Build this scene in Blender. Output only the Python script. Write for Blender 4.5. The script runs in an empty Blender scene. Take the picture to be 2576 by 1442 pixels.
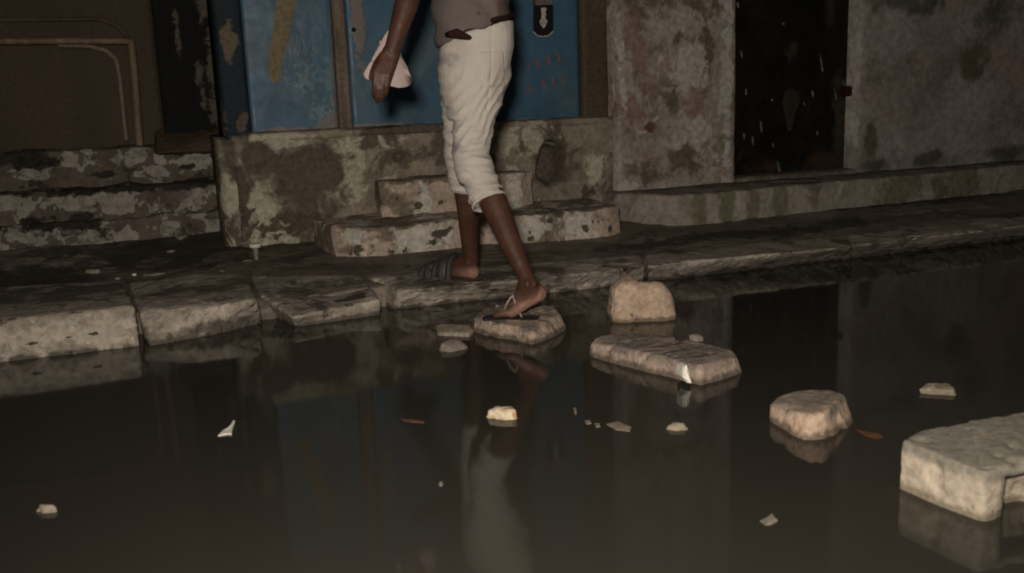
import bpy, bmesh, math, random
from mathutils import Vector, Matrix, noise

random.seed(7)
scene = bpy.context.scene
COL = scene.collection

# ------------------------------------------------------------------ camera
F, CX, CY, H = 2430.0, 1288.0, 721.0, 0.86
P, R, YAW = math.radians(11.7), math.radians(-2.1), math.radians(19.5)
fw = Vector((math.sin(YAW) * math.cos(P), math.cos(YAW) * math.cos(P), -math.sin(P)))
rt0 = Vector((math.cos(YAW), -math.sin(YAW), 0.0))
up0 = rt0.cross(fw)
rt = rt0 * math.cos(R) + up0 * math.sin(R)
up = rt.cross(fw)
EYE = Vector((0, 0, H))
cam_d = bpy.data.cameras.new('camera')
cam = bpy.data.objects.new('camera', cam_d)
COL.objects.link(cam)
cam_d.sensor_width = 36.0
cam_d.lens = 36.0 * F / 2576.0
cam_d.clip_start = 0.05
cam_d.clip_end = 600
cam.matrix_world = Matrix(((rt.x, up.x, -fw.x, 0), (rt.y, up.y, -fw.y, 0), (rt.z, up.z, -fw.z, H), (0, 0, 0, 1)))
scene.camera = cam
cam_d.dof.use_dof = True
cam_d.dof.focus_distance = 3.7
cam_d.dof.aperture_fstop = 4.0

# ------------------------------------------------------------------ world: night sky
w = bpy.data.worlds.new('World')
scene.world = w
w.use_nodes = True
nt = w.node_tree
nt.nodes.clear()
sky = nt.nodes.new('ShaderNodeTexSky')
sky.sky_type = 'NISHITA'
sky.sun_disc = False
sky.sun_elevation = math.radians(-4.0)
sky.sun_rotation = math.radians(200)
bg = nt.nodes.new('ShaderNodeBackground')
bg.inputs['Strength'].default_value = 0.05
wo = nt.nodes.new('ShaderNodeOutputWorld')
glow = nt.nodes.new('ShaderNodeBackground')          # even warm town-sky ambient, added to lift the shadows
glow.inputs['Color'].default_value = (1.0, .80, .60, 1)
glow.inputs['Strength'].default_value = .016
add = nt.nodes.new('ShaderNodeAddShader')
nt.links.new(sky.outputs[0], bg.inputs[0])
nt.links.new(bg.outputs[0], add.inputs[0])
nt.links.new(glow.outputs[0], add.inputs[1])
nt.links.new(add.outputs[0], wo.inputs[0])

# the reporter's video lamp, held just above and to the left of the lens: the only light on this night street
ld = bpy.data.lights.new('video_lamp', 'SPOT')
ld.energy = 335.0
ld.color = (1.0, 0.905, 0.80)
ld.spot_size = math.radians(125)
ld.spot_blend = 1.0
ld.shadow_soft_size = 0.08
lamp = bpy.data.objects.new('video_lamp', ld)
COL.objects.link(lamp)
lamp.location = EYE + rt * -0.10 + up0 * 0.20 - fw * 0.05
aim = EYE + (fw + rt * (1480 - CX) / F + up * (CY - 560) / F) * 4.0
lamp.rotation_euler = (aim - lamp.location).to_track_quat('-Z', 'Y').to_euler()

scene.view_settings.view_transform = 'Standard'
scene.view_settings.look = 'None'
scene.view_settings.gamma = 1.0
scene.view_settings.exposure = 0.0
scene.view_settings.use_curve_mapping = False
scene.cycles.filter_width = 1.9
scene.cycles.max_bounces = 5


# ------------------------------------------------------------------ survey helpers: sight lines met with real planes
def ray(x, y):
    return fw + rt * ((x - CX) / F) + up * ((CY - y) / F)


def onz(x, y, z):
    r = ray(x, y)
    return EYE + r * ((z - H) / r.z)


def ony(x, y, Y):
    r = ray(x, y)
    return EYE + r * (Y / r.y)


def fbm(p, s, o=4):
    v, a, t = 0.0, 1.0, 0.0
    q = Vector(p) * s
    for _ in range(o):
        v += a * noise.noise(q)
        t += a
        a *= 0.5
        q = q * 2.03 + Vector((3.1, 1.7, 5.3))
    return v / t


def sstep(a, b, x):
    t = max(0.0, min(1.0, (x - a) / (b - a)))
    return t * t * (3 - 2 * t)


# ------------------------------------------------------------------ materials
def srgb(r, g, b):
    def f(c):
        c /= 255.0
        return c / 12.92 if c <= 0.04045 else ((c + 0.055) / 1.055) ** 2.4
    return (f(r), f(g), f(b), 1.0)


MATS = {}


def mat(name, c0, c1, scale=6.0, layers=(), masks=(), rough=0.9, rough2=None, bump=0.4, bscale=60.0, spec=0.3,
        stretch=(1, 1, 1), coat=0.0, relief=0.5, fine=0.25, metallic=0.0, sss=0.0):
    m = bpy.data.materials.new(name)
    m.use_nodes = True
    t = m.node_tree
    N, L = t.nodes, t.links
    N.clear()
    out = N.new('ShaderNodeOutputMaterial')
    b = N.new('ShaderNodeBsdfPrincipled')
    L.new(b.outputs[0], out.inputs[0])
    tc = N.new('ShaderNodeTexCoord')

    def nz(sc, det, off, st=(1, 1, 1), dist=0.0):
        mp = N.new('ShaderNodeMapping')
        mp.inputs['Location'].default_value = (off * 3.7, off * 1.3, off * 2.1)
        mp.inputs['Scale'].default_value = st
        L.new(tc.outputs['Object'], mp.inputs[0])
        n = N.new('ShaderNodeTexNoise')
        n.inputs['Scale'].default_value = sc
        n.inputs['Detail'].default_value = det
        n.inputs['Roughness'].default_value = 0.6
        n.inputs['Distortion'].default_value = dist
        L.new(mp.outputs[0], n.inputs['Vector'])
        return n.outputs['Fac']

    def rng(v, a, c, lo=0.0, hi=1.0):
        r = N.new('ShaderNodeMapRange')
        r.interpolation_type = 'SMOOTHSTEP'
        r.inputs['From Min'].default_value = a
        r.inputs['From Max'].default_value = c
        r.inputs['To Min'].default_value = lo
        r.inputs['To Max'].default_value = hi
        L.new(v, r.inputs['Value'])
        return r.outputs[0]

    def math_(op, a, c):
        r = N.new('ShaderNodeMath')
        r.operation = op
        for i, v in enumerate((a, c)):
            if isinstance(v, (int, float)):
                r.inputs[i].default_value = v
            else:
                L.new(v, r.inputs[i])
        return r.outputs[0]

    def mix(f, a, c):
        r = N.new('ShaderNodeMix')
        r.data_type = 'RGBA'
        L.new(f, r.inputs[0])
        for i, v in ((6, a), (7, c)):
            if isinstance(v, tuple):
                r.inputs[i].default_value = v
            else:
                L.new(v, r.inputs[i])
        return r.outputs[2]

    col = mix(rng(nz(scale, 7, 0, stretch), 0.3, 0.7), c0, c1)
    height = None
    for i, ly in enumerate(layers):
        c, sc, thr, soft = ly[:4]
        st = ly[4] if len(ly) > 4 else (1, 1, 1)
        f = rng(nz(sc, 6, i + 1.5, st, 0.6), thr - soft, thr + soft)
        col = mix(f, col, c)
        h = math_('MULTIPLY', f, ly[5] if len(ly) > 5 else 1.0)
        height = h if height is None else math_('ADD', height, h)
    for i, (an, c, amp, nsc, soft) in enumerate(masks):
        at = N.new('ShaderNodeAttribute')
        at.attribute_name = an
        near = math_('MINIMUM', math_('MULTIPLY', at.outputs['Fac'], 2.2), 1.0)
        v = math_('ADD', at.outputs['Fac'], math_('MULTIPLY', math_('MULTIPLY', math_('SUBTRACT', nz(nsc, 7, i + 9.1, (1, 1, 1), 0.5), 0.5), amp * 2.8), near))
        f = rng(v, 0.52 - soft * 2.0, 0.52 + soft * 2.0)
        col = mix(f, col, c)
        h = math_('MULTIPLY', f, 0.7)
        height = h if height is None else math_('ADD', height, h)
    # fine grain of the surface itself
    g = nz(bscale, 6, 5.5)
    hsv = N.new('ShaderNodeHueSaturation')
    L.new(col, hsv.inputs['Color'])
    L.new(rng(g, 0.25, 0.75, 1 - fine, 1 + fine), hsv.inputs['Value'])
    L.new(hsv.outputs[0], b.inputs['Base Color'])
    if rough2 is None:
        b.inputs['Roughness'].default_value = rough
    else:
        L.new(rng(nz(scale * 2, 5, 7.7), 0.35, 0.65, rough, rough2), b.inputs['Roughness'])
    b.inputs['Specular IOR Level'].default_value = spec
    b.inputs['Coat Weight'].default_value = coat
    b.inputs['Metallic'].default_value = metallic
    if sss:
        b.inputs['Subsurface Weight'].default_value = sss
        b.inputs['Subsurface Radius'].default_value = (0.012, 0.005, 0.003)
    if bump:
        hh = math_('MULTIPLY', g, 0.6)
        if height is not None:
            hh = math_('ADD', hh, math_('MULTIPLY', height, relief))
        bp = N.new('ShaderNodeBump')
        bp.inputs['Strength'].default_value = bump
        bp.inputs['Distance'].default_value = 0.012
        L.new(hh, bp.inputs['Height'])
        L.new(bp.outputs[0], b.inputs['Normal'])
    MATS[name] = m
    return m


mat('plaster_peeling', (.24, .21, .175, 1), (.35, .315, .27, 1), 5,
    layers=[((.26, .195, .16, 1), 5.2, .58, .06), ((.17, .145, .112, 1), 6.2, .57, .05), ((.40, .365, .32, 1), 7.5, .59, .04)],
    masks=[('m3', (.11, .058, .034, 1), .35, 14, .07), ('m0', (.235, .155, .125, 1), 1.1, 9, .12), ('m1', (.13, .105, .075, 1), 1.1, 10, .12), ('m2', (.40, .37, .32, 1), .9, 9, .06)], bump=.6, bscale=35)
mat('plaster_grey', (.20, .185, .165, 1), (.28, .26, .235, 1), 3,
    layers=[((.26, .20, .18, 1), 2.2, .57, .07), ((.155, .138, .112, 1), 2.8, .58, .10)],
    masks=[('m0', (.085, .075, .06, 1), .8, 6, .16), ('m1', (.10, .085, .06, 1), .9, 5, .12), ('m2', (.33, .30, .27, 1), .9, 6, .06)], bump=.4, bscale=30)
mat('plinth_plaster', (.17, .145, .105, 1), (.29, .25, .19, 1), 4.5,
    layers=[((.11, .09, .062, 1), 3.6, .56, .03), ((.37, .33, .26, 1), 6.5, .60, .03)],
    masks=[('m2', (.40, .37, .28, 1), .8, 10, .06), ('m0', (.105, .085, .06, 1), .5, 7, .06), ('m1', (.085, .07, .045, 1), 1.3, 24, .08)], bump=.75, bscale=40)
mat('old_step_stone', (.34, .265, .205, 1), (.46, .37, .295, 1), 7,
    layers=[((.17, .14, .10, 1), 5, .57, .04), ((.48, .45, .39, 1), 8, .58, .03), ((.08, .065, .05, 1), 24, .66, .03)],
    masks=[('m2', (.48, .45, .38, 1), .9, 9, .05), ('m0', (.17, .145, .10, 1), .9, 9, .07), ('m1', (.085, .072, .052, 1), 1.6, 22, .09)], bump=.7, bscale=45)
mat('ledge_paint', (.085, .068, .05, 1), (.13, .106, .08, 1), 6,
    layers=[((.24, .215, .18, 1), 7, .575, .025, (.8, 1, 1.2)), ((.05, .04, .03, 1), 8, .63, .03)],
    masks=[('m2', (.275, .25, .21, 1), 1.5, 10, .05), ('m1', (.03, .024, .018, 1), .7, 13, .05)], bump=.8, bscale=30, relief=.9)
mat('ledge_bare', (.06, .05, .036, 1), (.095, .08, .06, 1), 5, bump=.5, bscale=30)
mat('kerb_stone', (.24, .205, .165, 1), (.32, .275, .225, 1), 5,
    layers=[((.36, .32, .26, 1), 9, .60, .03), ((.10, .085, .065, 1), 7, .60, .05), ((.05, .045, .03, 1), 30, .68, .03)],
    masks=[('wet', (.10, .085, .065, 1), .5, 30, .14), ('m2', (.42, .37, .30, 1), .9, 11, .10), ('m0', (.10, .085, .065, 1), .8, 8, .12), ('m1', (.05, .045, .03, 1), 1.0, 20, .05)], bump=.8, bscale=40, rough=.75)
mat('concrete_block', (.40, .34, .26, 1), (.47, .40, .31, 1), 6,
    layers=[((.34, .27, .19, 1), 4, .60, .06), ((.27, .23, .165, 1), 26, .67, .04)],
    masks=[('wet', (.22, .185, .13, 1), .5, 30, .14), ('m0', (.20, .185, .145, 1), .4, 8, .18), ('m1', (.07, .06, .04, 1), .7, 30, .06)], bump=.55, bscale=55)
mat('pink_stone', (.42, .31, .225, 1), (.52, .39, .29, 1), 9,
    layers=[((.55, .41, .28, 1), 12, .60, .10), ((.34, .23, .15, 1), 16, .64, .10)],
    masks=[('wet', (.17, .125, .09, 1), .5, 30, .14), ('m0', (.21, .175, .14, 1), .6, 12, .10), ('m1', (.14, .10, .055, 1), .8, 26, .06)], bump=.6, bscale=60, relief=.12)
mat('slab_stone', (.34, .26, .20, 1), (.42, .33, .26, 1), 8,
    layers=[((.25, .19, .145, 1), 9, .58, .05), ((.47, .37, .29, 1), 12, .62, .04)],
    masks=[('wet', (.14, .11, .085, 1), .5, 30, .14), ('m0', (.185, .158, .13, 1), .7, 9, .16), ('m1', (.11, .092, .075, 1), .9, 9, .05)], bump=.7, bscale=55)
mat('bright_stone', (.52, .42, .28, 1), (.68, .58, .42, 1), 30, layers=[((.45, .25, .12, 1), 25, .58, .05)], bump=.7, bscale=70)
mat('wet_pebble', (.20, .165, .125, 1), (.30, .25, .19, 1), 20, bump=.5, bscale=70, rough=.5)
mat('pavement', (.115, .095, .073, 1), (.17, .142, .11, 1), 2.5,
    layers=[((.20, .17, .135, 1), 3.3, .60, .06, (.5, 1.4, 1)), ((.06, .05, .038, 1), 3.0, .58, .08)],
    masks=[('m2', (.24, .205, .165, 1), .9, 8, .08), ('m1', (.05, .041, .031, 1), .7, 8, .08)], bump=.8, bscale=32, rough=.45, rough2=.85)
mat('raised_pavement', (.21, .185, .15, 1), (.29, .26, .215, 1), 4,
    layers=[((.13, .11, .085, 1), 4, .58, .06), ((.34, .31, .26, 1), 5, .62, .05)],
    masks=[('m0', (.11, .09, .068, 1), .5, 6, .1), ('m1', (.16, .145, .095, 1), .5, 6, .08)], bump=.5, bscale=35)
mat('road_bed', (.05, .04, .03, 1), (.07, .06, .045, 1), 2, bump=.3)
mat('blue_paint', (.036, .100, .160, 1), (.044, .116, .182, 1), 3, stretch=(1, 1, .4),
    layers=[((.075, .12, .145, 1), 1.6, .60, .14), ((.032, .072, .11, 1), 2.2, .60, .12)],
    masks=[('m1', (.16, .135, .12, 1), .9, 15, .06), ('m2', (.095, .16, .20, 1), 1.6, 40, .12)], rough=.42, rough2=.6, bump=.25, bscale=20, spec=.4, fine=.12)
mat('navy_paint', (.012, .019, .026, 1), (.018, .027, .036, 1), 4, rough=.75, bump=.2, spec=.2,
    masks=[('m2', (.12, .098, .065, 1), .8, 18, .08), ('m0', (.085, .072, .055, 1), .9, 14, .05)])
mat('black_panel', (.008, .0085, .008, 1), (.013, .0135, .012, 1), 4, rough=.85, bump=.2, spec=.12,
    masks=[('m0', (.085, .072, .056, 1), 1.2, 14, .10)])
mat('bare_ochre', (.16, .125, .07, 1), (.21, .165, .095, 1), 9, rough=.8, bump=.3, bscale=40)
mat('bare_wood', (.10, .075, .055, 1), (.19, .15, .115, 1), 5, stretch=(6, 6, .6), rough=.8, bump=.4)
mat('brown_wood', (.055, .04, .024, 1), (.082, .06, .036, 1), 3, stretch=(3, 3, .5), rough=.75, bump=.2,
    layers=[((.10, .08, .05, 1), 2.5, .62, .08)])
mat('brown_panel', (.043, .029, .016, 1), (.058, .040, .022, 1), 2, stretch=(2, 2, .6), rough=.7, bump=.15)
mat('pale_wood', (.12, .084, .052, 1), (.20, .145, .095, 1), 6, stretch=(3, 3, .6), rough=.6, bump=.3)
mat('black_paint', (.004, .004, .0035, 1), (.008, .0075, .006, 1), 4, stretch=(3, 3, .3), rough=.38, rough2=.6, bump=.2, bscale=18,
    layers=[((.03, .027, .018, 1), 3.0, .66, .05, (1.4, 1, .5))],
    masks=[('m1', (.028, .026, .016, 1), .8, 9, .12), ('m0', (.035, .02, .012, 1), .9, 4, .15)])
mat('black_worn', (.018, .017, .011, 1), (.028, .026, .017, 1), 9, rough=.7, bump=.2)
mat('drip_paint', (.06, .058, .05, 1), (.21, .20, .175, 1), 14, rough=.5, bump=.2)
mat('skin', (.060, .026, .016, 1), (.078, .034, .021, 1), 14, rough=.44, rough2=.58, bump=.2, bscale=150, spec=.35, fine=.14,
    layers=[((.085, .042, .028, 1), 9, .60, .12)],
    masks=[('m2', (.36, .20, .145, 1), .3, 30, .3)], sss=.08)
mat('nail', (.25, .15, .11, 1), (.30, .19, .14, 1), 20, rough=.35, bump=0)
mat('hair', (.006, .005, .004, 1), (.012, .010, .008, 1), 60, rough=.8, bump=.8, bscale=200)
mat('white_cloth', (.50, .455, .405, 1), (.57, .52, .465, 1), 5, rough=.92, bump=.25, bscale=420, spec=.15, fine=.05,
    layers=[((.44, .40, .35, 1), 4, .60, .10)], masks=[('m1', (.30, .27, .26, 1), .7, 20, .2)])
mat('shirt_cloth', (.125, .10, .092, 1), (.16, .13, .118, 1), 6, rough=.95, bump=.35, bscale=300, spec=.1, fine=.06,
    masks=[('m1', (.085, .06, .05, 1), .6, 12, .15)])
mat('belt_leather', (.018, .008, .005, 1), (.027, .012, .008, 1), 12, rough=.85, bump=.2, spec=.1)
mat('sandal_dark', (.03, .025, .024, 1), (.045, .038, .036, 1), 12, rough=.6, bump=.3)
mat('strap_pale', (.24, .21, .18, 1), (.34, .30, .26, 1), 18, rough=.5, bump=.1)
mat('strap_grey', (.04, .036, .036, 1), (.12, .108, .108, 1), 30, rough=.4, bump=.2)
mat('paper', (.44, .345, .32, 1), (.52, .41, .38, 1), 8, rough=.75, bump=.1, fine=.03, masks=[('m1', (.02, .016, .014, 1), .2, 20, .1)])
mat('padlock_black', (.007, .007, .007, 1), (.012, .012, .012, 1), 10, rough=.4, bump=.05)
mat('padlock_pale', (.36, .35, .32, 1), (.46, .45, .41, 1), 20, rough=.45, bump=.05)
mat('old_iron', (.10, .085, .075, 1), (.15, .13, .115, 1), 15, rough=.55, bump=.3)
mat('red_paint', (.12, .08, .085, 1), (.18, .115, .115, 1), 18, rough=.7, bump=.2)
mat('white_litter', (.62, .58, .50, 1), (.74, .70, .62, 1), 20, rough=.5, bump=.1)
mat('grey_litter', (.15, .135, .115, 1), (.25, .22, .19, 1), 20, rough=.6, bump=.2)
mat('red_litter', (.11, .045, .035, 1), (.15, .06, .045, 1), 20, rough=.6, bump=.1)
mat('brown_leaf', (.10, .05, .025, 1), (.14, .07, .035, 1), 20, rough=.6, bump=.2)

# flood water: murky brown, nearly still
m = bpy.data.materials.new('flood_water')
m.use_nodes = True
t = m.node_tree
b = t.nodes['Principled BSDF']
b.inputs['Base Color'].default_value = (.033, .0298, .0235, 1)
b.inputs['Roughness'].default_value = 0.06
b.inputs['IOR'].default_value = 1.333
b.inputs['Specular IOR Level'].default_value = 0.5
tc = t.nodes.new('ShaderNodeTexCoord')
n1 = t.nodes.new('ShaderNodeTexNoise')
n1.inputs['Scale'].default_value = 1.6
n1.inputs['Detail'].default_value = 2
bp = t.nodes.new('ShaderNodeBump')
bp.inputs['Strength'].default_value = .10
bp.inputs['Distance'].default_value = .02
t.links.new(tc.outputs['Object'], n1.inputs['Vector'])
t.links.new(n1.outputs['Fac'], bp.inputs['Height'])
t.links.new(bp.outputs[0], b.inputs['Normal'])
MATS['flood_water'] = m


# ------------------------------------------------------------------ object helpers
def thing(name, label, cat, loc=(0, 0, 0), group=None):
    o = bpy.data.objects.new(name, None)
    o.empty_display_size = .1
    COL.objects.link(o)
    o.location = loc
    tag(o, label, cat, group)
    return o


def tag(o, label=None, cat=None, group=None, kind=None):
    if label:
        o['label'] = label
    if cat:
        o['category'] = cat
    if group:
        o['group'] = group
    if kind:
        o['kind'] = kind
    return o


def wloc(o):
    v = Vector((0, 0, 0))
    while o is not None:
        v += o.location
        o = o.parent
    return v


def wet_attr(me, off, top=.016):
    a = me.attributes.new('wet', 'FLOAT', 'POINT')
    a.data.foreach_set('value', [max(0.0, min(1.0, 1.0 - .5 * (v.co.z + off.z) / top)) for v in me.vertices])


def blob_attr(me, blobs, off):
    """blobs: {attr: [(centre, (rx,ry,rz)), ...]} in world coordinates -> soft 0..1 float attributes"""
    for an, bl in blobs.items():
        a = me.attributes.new(an, 'FLOAT', 'POINT')
        vals = []
        for v in me.vertices:
            p = v.co + off
            f = 0.0
            for c, r in bl:
                d = math.sqrt(((p.x - c[0]) / r[0]) ** 2 + ((p.y - c[1]) / r[1]) ** 2 + ((p.z - c[2]) / r[2]) ** 2)
                f = max(f, 1.0 - 0.5 * d)
            vals.append(max(0.0, f))
        a.data.foreach_set('value', vals)


def link(name, me, mt, parent=None, blobs=None, smooth=True, origin=None):
    """mesh in world coordinates -> object under parent (or with its own origin)"""
    off = wloc(parent) if parent is not None else Vector((0, 0, 0))
    org = Vector(origin) if origin is not None else off
    for v in me.vertices:
        v.co -= org
    if blobs:
        blob_attr(me, blobs, org)
    if mt in ('pink_stone', 'slab_stone', 'concrete_block', 'kerb_stone'):
        wet_attr(me, org)
    o = bpy.data.objects.new(name, me)
    COL.objects.link(o)
    if parent is not None:
        o.parent = parent
    o.location = org - off
    me.materials.clear()
    me.materials.append(MATS[mt])
    if smooth:
        for p in me.polygons:
            p.use_smooth = True
    me.name = name
    return o


def from_bm(bm):
    bmesh.ops.recalc_face_normals(bm, faces=bm.faces)
    me = bpy.data.meshes.new('m')
    bm.to_mesh(me)
    bm.free()
    return me


def box_bm(bm, x0, x1, y0, y1, z0, z1):
    vs = [bm.verts.new(c) for c in ((x0, y0, z0), (x1, y0, z0), (x1, y1, z0), (x0, y1, z0), (x0, y0, z1), (x1, y0, z1), (x1, y1, z1), (x0, y1, z1))]
    for f in ((0, 3, 2, 1), (4, 5, 6, 7), (0, 1, 5, 4), (1, 2, 6, 5), (2, 3, 7, 6), (3, 0, 4, 7)):
        bm.faces.new([vs[i] for i in f])


def box(x0, x1, y0, y1, z0, z1, bev=0.0):
    bm = bmesh.new()
    box_bm(bm, x0, x1, y0, y1, z0, z1)
    if bev:
        bmesh.ops.bevel(bm, geom=list(bm.edges), offset=bev, segments=2, affect='EDGES')
    return from_bm(bm)


def capsule_bm(bm, p0, p1, r0, r1, seg=16, caps=4, sq=None, flat=1.0):
    """tapered round-ended limb; sq: direction in which the section is squashed by flat"""
    p0, p1 = Vector(p0), Vector(p1)
    ax = (p1 - p0)
    L = ax.length
    ax = ax.normalized() if L > 1e-6 else Vector((0, 0, 1))
    if sq is not None:
        u = Vector(sq) - ax * ax.dot(Vector(sq))
        u.normalize()
    else:
        u = ax.orthogonal().normalized()
    v = ax.cross(u)
    rings = []
    for i in range(caps):
        a = -math.pi / 2 + (math.pi / 2) * i / caps
        rings.append((p0 + ax * (r0 * math.sin(a)), r0 * math.cos(a)))
    rings.append((p0, r0))
    rings.append((p1, r1))
    for i in range(1, caps + 1):
        a = (math.pi / 2) * i / caps
        rings.append((p1 + ax * (r1 * math.sin(a)), r1 * math.cos(a)))
    prev = None
    for k, (c, r) in enumerate(rings):
        r = max(r, 1e-4)
        cur = [bm.verts.new(c + u * (math.cos(2 * math.pi * j / seg) * r * flat) + v * (math.sin(2 * math.pi * j / seg) * r)) for j in range(seg)]
        if prev:
            for j in range(seg):
                bm.faces.new((prev[j], prev[(j + 1) % seg], cur[(j + 1) % seg], cur[j]))
        else:
            bm.faces.new(list(reversed(cur)))
        prev = cur
    bm.faces.new(prev)


def chain_bm(bm, pts, rad, **kw):
    for i in range(len(pts) - 1):
        capsule_bm(bm, pts[i], pts[i + 1], rad[i], rad[i + 1], **kw)


def loft_bm(bm, rings, seg=28):
    """rings: (centre, u half-axis vector, v half-axis vector)"""
    prev = None
    for c, u, v in rings:
        cur = []
        for j in range(seg):
            a = 2 * math.pi * j / seg
            cur.append(bm.verts.new(Vector(c) + Vector(u) * math.cos(a) + Vector(v) * math.sin(a)))
        if prev:
            for j in range(seg):
                bm.faces.new((prev[j], prev[(j + 1) % seg], cur[(j + 1) % seg], cur[j]))
        else:
            bm.faces.new(list(reversed(cur)))
        prev = cur
    bm.faces.new(prev)


def solidify_remesh(bm, vox, smooth=3, fac=0.5):
    """one continuous skin round everything in bm"""
    me = from_bm(bm)
    o = bpy.data.objects.new('tmp', me)
    COL.objects.link(o)
    r = o.modifiers.new('r', 'REMESH')
    r.mode = 'VOXEL'
    r.voxel_size = vox
    r.use_smooth_shade = True
    if smooth:
        s = o.modifiers.new('s', 'SMOOTH')
        s.iterations = smooth
        s.factor = fac
    dg = bpy.context.evaluated_depsgraph_get()
    me2 = bpy.data.meshes.new_from_object(o.evaluated_get(dg))
    bpy.data.objects.remove(o)
    bpy.data.meshes.remove(me)
    return me2


def displace(me, fn):
    me.update()
    nn = [v.normal.copy() for v in me.vertices]
    for v, n in zip(me.vertices, nn):
        d = fn(v.co, n)
        v.co += n * d if isinstance(d, float) else d
    me.update()


def rock_mesh(top, bot, vox=.012, amp=.006, ns=18.0, smooth=4, pits=0.0, seed=0.0):
    bm = bmesh.new()
    a = [bm.verts.new(p) for p in top]
    c = [bm.verts.new(p) for p in bot]
    n = len(a)
    bm.faces.new(a)
    bm.faces.new(list(reversed(c)))
    for i in range(n):
        bm.faces.new((a[(i + 1) % n], a[i], c[i], c[(i + 1) % n]))
    bmesh.ops.triangulate(bm, faces=[f for f in bm.faces if len(f.verts) > 4])
    me = solidify_remesh(bm, vox, smooth)
    so = Vector((seed, seed * 2.3, seed * .7))

    def fn(p, nrm):
        d = fbm(p + so, ns, 4) * amp * 1.6 + fbm(p + so, ns * .3, 2) * amp + fbm(p + so, 48, 3) * min(amp, .004) * .8
        d -= .007 * sstep(.30, .42, fbm(p + so, 16, 2)) * (1 if amp < .006 else 0)
        if pits:
            q = fbm(p + so * 2, ns * 3.0, 2)
            d -= pits * sstep(.22, .42, q)
        return d
    displace(me, fn)
    return me


def ring_down(top, spread=0.02, z=-.1):
    c = sum((Vector(p) for p in top), Vector()) / len(top)
    out = []
    for p in top:
        d = Vector((p[0] - c.x, p[1] - c.y, 0))
        d = d.normalized() * spread if d.length > 0 else d
        out.append(Vector((p[0] + d.x, p[1] + d.y, z)))
    return out


def wall_mesh(x0, x1, z0, z1, Y, depth, res=.02, amp=.004, ns=5.0, edge=0.0, relief=None, seed=0.):
    """front face as a dense uneven sheet, closed to a solid of the given depth"""
    nx = max(2, int((x1 - x0) / res))
    nz_ = max(2, int((z1 - z0) / res))
    bm = bmesh.new()
    g = []
    for j in range(nz_ + 1):
        row = []
        for i in range(nx + 1):
            x = x0 + (x1 - x0) * i / nx
            z = z0 + (z1 - z0) * j / nz_
            y = Y + fbm((x + seed, 1.3 + seed, z), ns, 4) * amp
            if edge:
                d = min(x - x0, x1 - x, z1 - z)
                if d < edge:
                    y += edge * (1 - math.sqrt(max(0, 1 - (1 - d / edge) ** 2)))
            if relief:
                y += relief(x, z)
            row.append(bm.verts.new((x, y, z)))
        g.append(row)
    for j in range(nz_):
        for i in range(nx):
            bm.faces.new((g[j][i], g[j][i + 1], g[j + 1][i + 1], g[j + 1][i]))
    bd = [g[0][i] for i in range(nx + 1)] + [g[j][nx] for j in range(1, nz_ + 1)] + [g[nz_][i] for i in range(nx - 1, -1, -1)] + [g[j][0] for j in range(nz_ - 1, 0, -1)]
    bk = [bm.verts.new((v.co.x, Y + depth, v.co.z)) for v in bd]
    for i in range(len(bd)):
        k = (i + 1) % len(bd)
        bm.faces.new((bd[k], bd[i], bk[i], bk[k]))
    bm.faces.new(bk)
    return from_bm(bm)


def blobs_y(Y, ry=.5, **kw):
    """pixel-located stains on the plane Y: name=[(x, y, rx, ry)]"""
    out = {}
    s = Y / 2430.0 * 1.06
    for an, bl in kw.items():
        out[an] = [(ony(x, y, Y), (a * s, ry, c * s)) for x, y, a, c in bl]
    return out


# =================================================================== SETTING
def pz(Y):
    return .075 + max(0.0, min(Y, 6.0) - 3.75) * .058


gm = bpy.data.meshes.new('g')
gm.from_pydata([(-150, -150, -.1), (150, -150, -.1), (150, 150, -.1), (-150, 150, -.1)], [], [(0, 1, 2, 3)])
tag(link('ground', gm, 'road_bed'), kind='structure')
gm = bpy.data.meshes.new('w')
gm.from_pydata([(-40, -40, 0), (40, -40, 0), (40, 3.86, 0), (-40, 3.86, 0)], [], [(0, 1, 2, 3)])
tag(link('water', gm, 'flood_water'), kind='structure')
sd = bpy.data.meshes.new('s')
sb = bmesh.new()
bmesh.ops.create_uvsphere(sb, u_segments=8, v_segments=4, radius=1)
sb.free()

def pave(x, y):
    z = pz(y) + fbm((x, y, 0), 2.2, 5) * .022 + fbm((x, y, 4), 9, 3) * .008
    return z - .045 * sstep(.6, -.3, x) * sstep(4.0, 4.35, y) * sstep(5.4, 4.6, y)


def on_pave(x, y):
    z = .1
    for _ in range(12):
        p = onz(x, y, z)
        z = .5 * z + .5 * pave(p.x, p.y)
    return Vector((p.x, p.y, z))


# pavement: uneven earth-dark paving that rises to the house
bm = bmesh.new()
nx, ny = 330, 72
g = []
for j in range(ny + 1):
    row = []
    for i in range(nx + 1):
        x = -2.2 + 10.2 * i / nx
        y = 3.80 + 2.2 * j / ny
        z = pave(x, y)
        # slab joints on the right-hand side
        if x > 2.0:
            jx = abs(((x + .25 * y) % 1.15) - .5)
            jy = abs(y - 4.12 - .02 * x)
            z -= .012 * max(0, 1 - jx / .03) + .012 * max(0, 1 - jy / .03)
        row.append(bm.verts.new((x, y, z)))
    g.append(row)
for j in range(ny):
    for i in range(nx):
        bm.faces.new((g[j][i], g[j][i + 1], g[j + 1][i + 1], g[j + 1][i]))
bd = [g[0][i] for i in range(nx + 1)]
bk = [bm.verts.new((v.co.x, v.co.y, -.1)) for v in bd]
for i in range(nx):
    bm.faces.new((bd[i + 1], bd[i], bk[i], bk[i + 1]))
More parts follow.
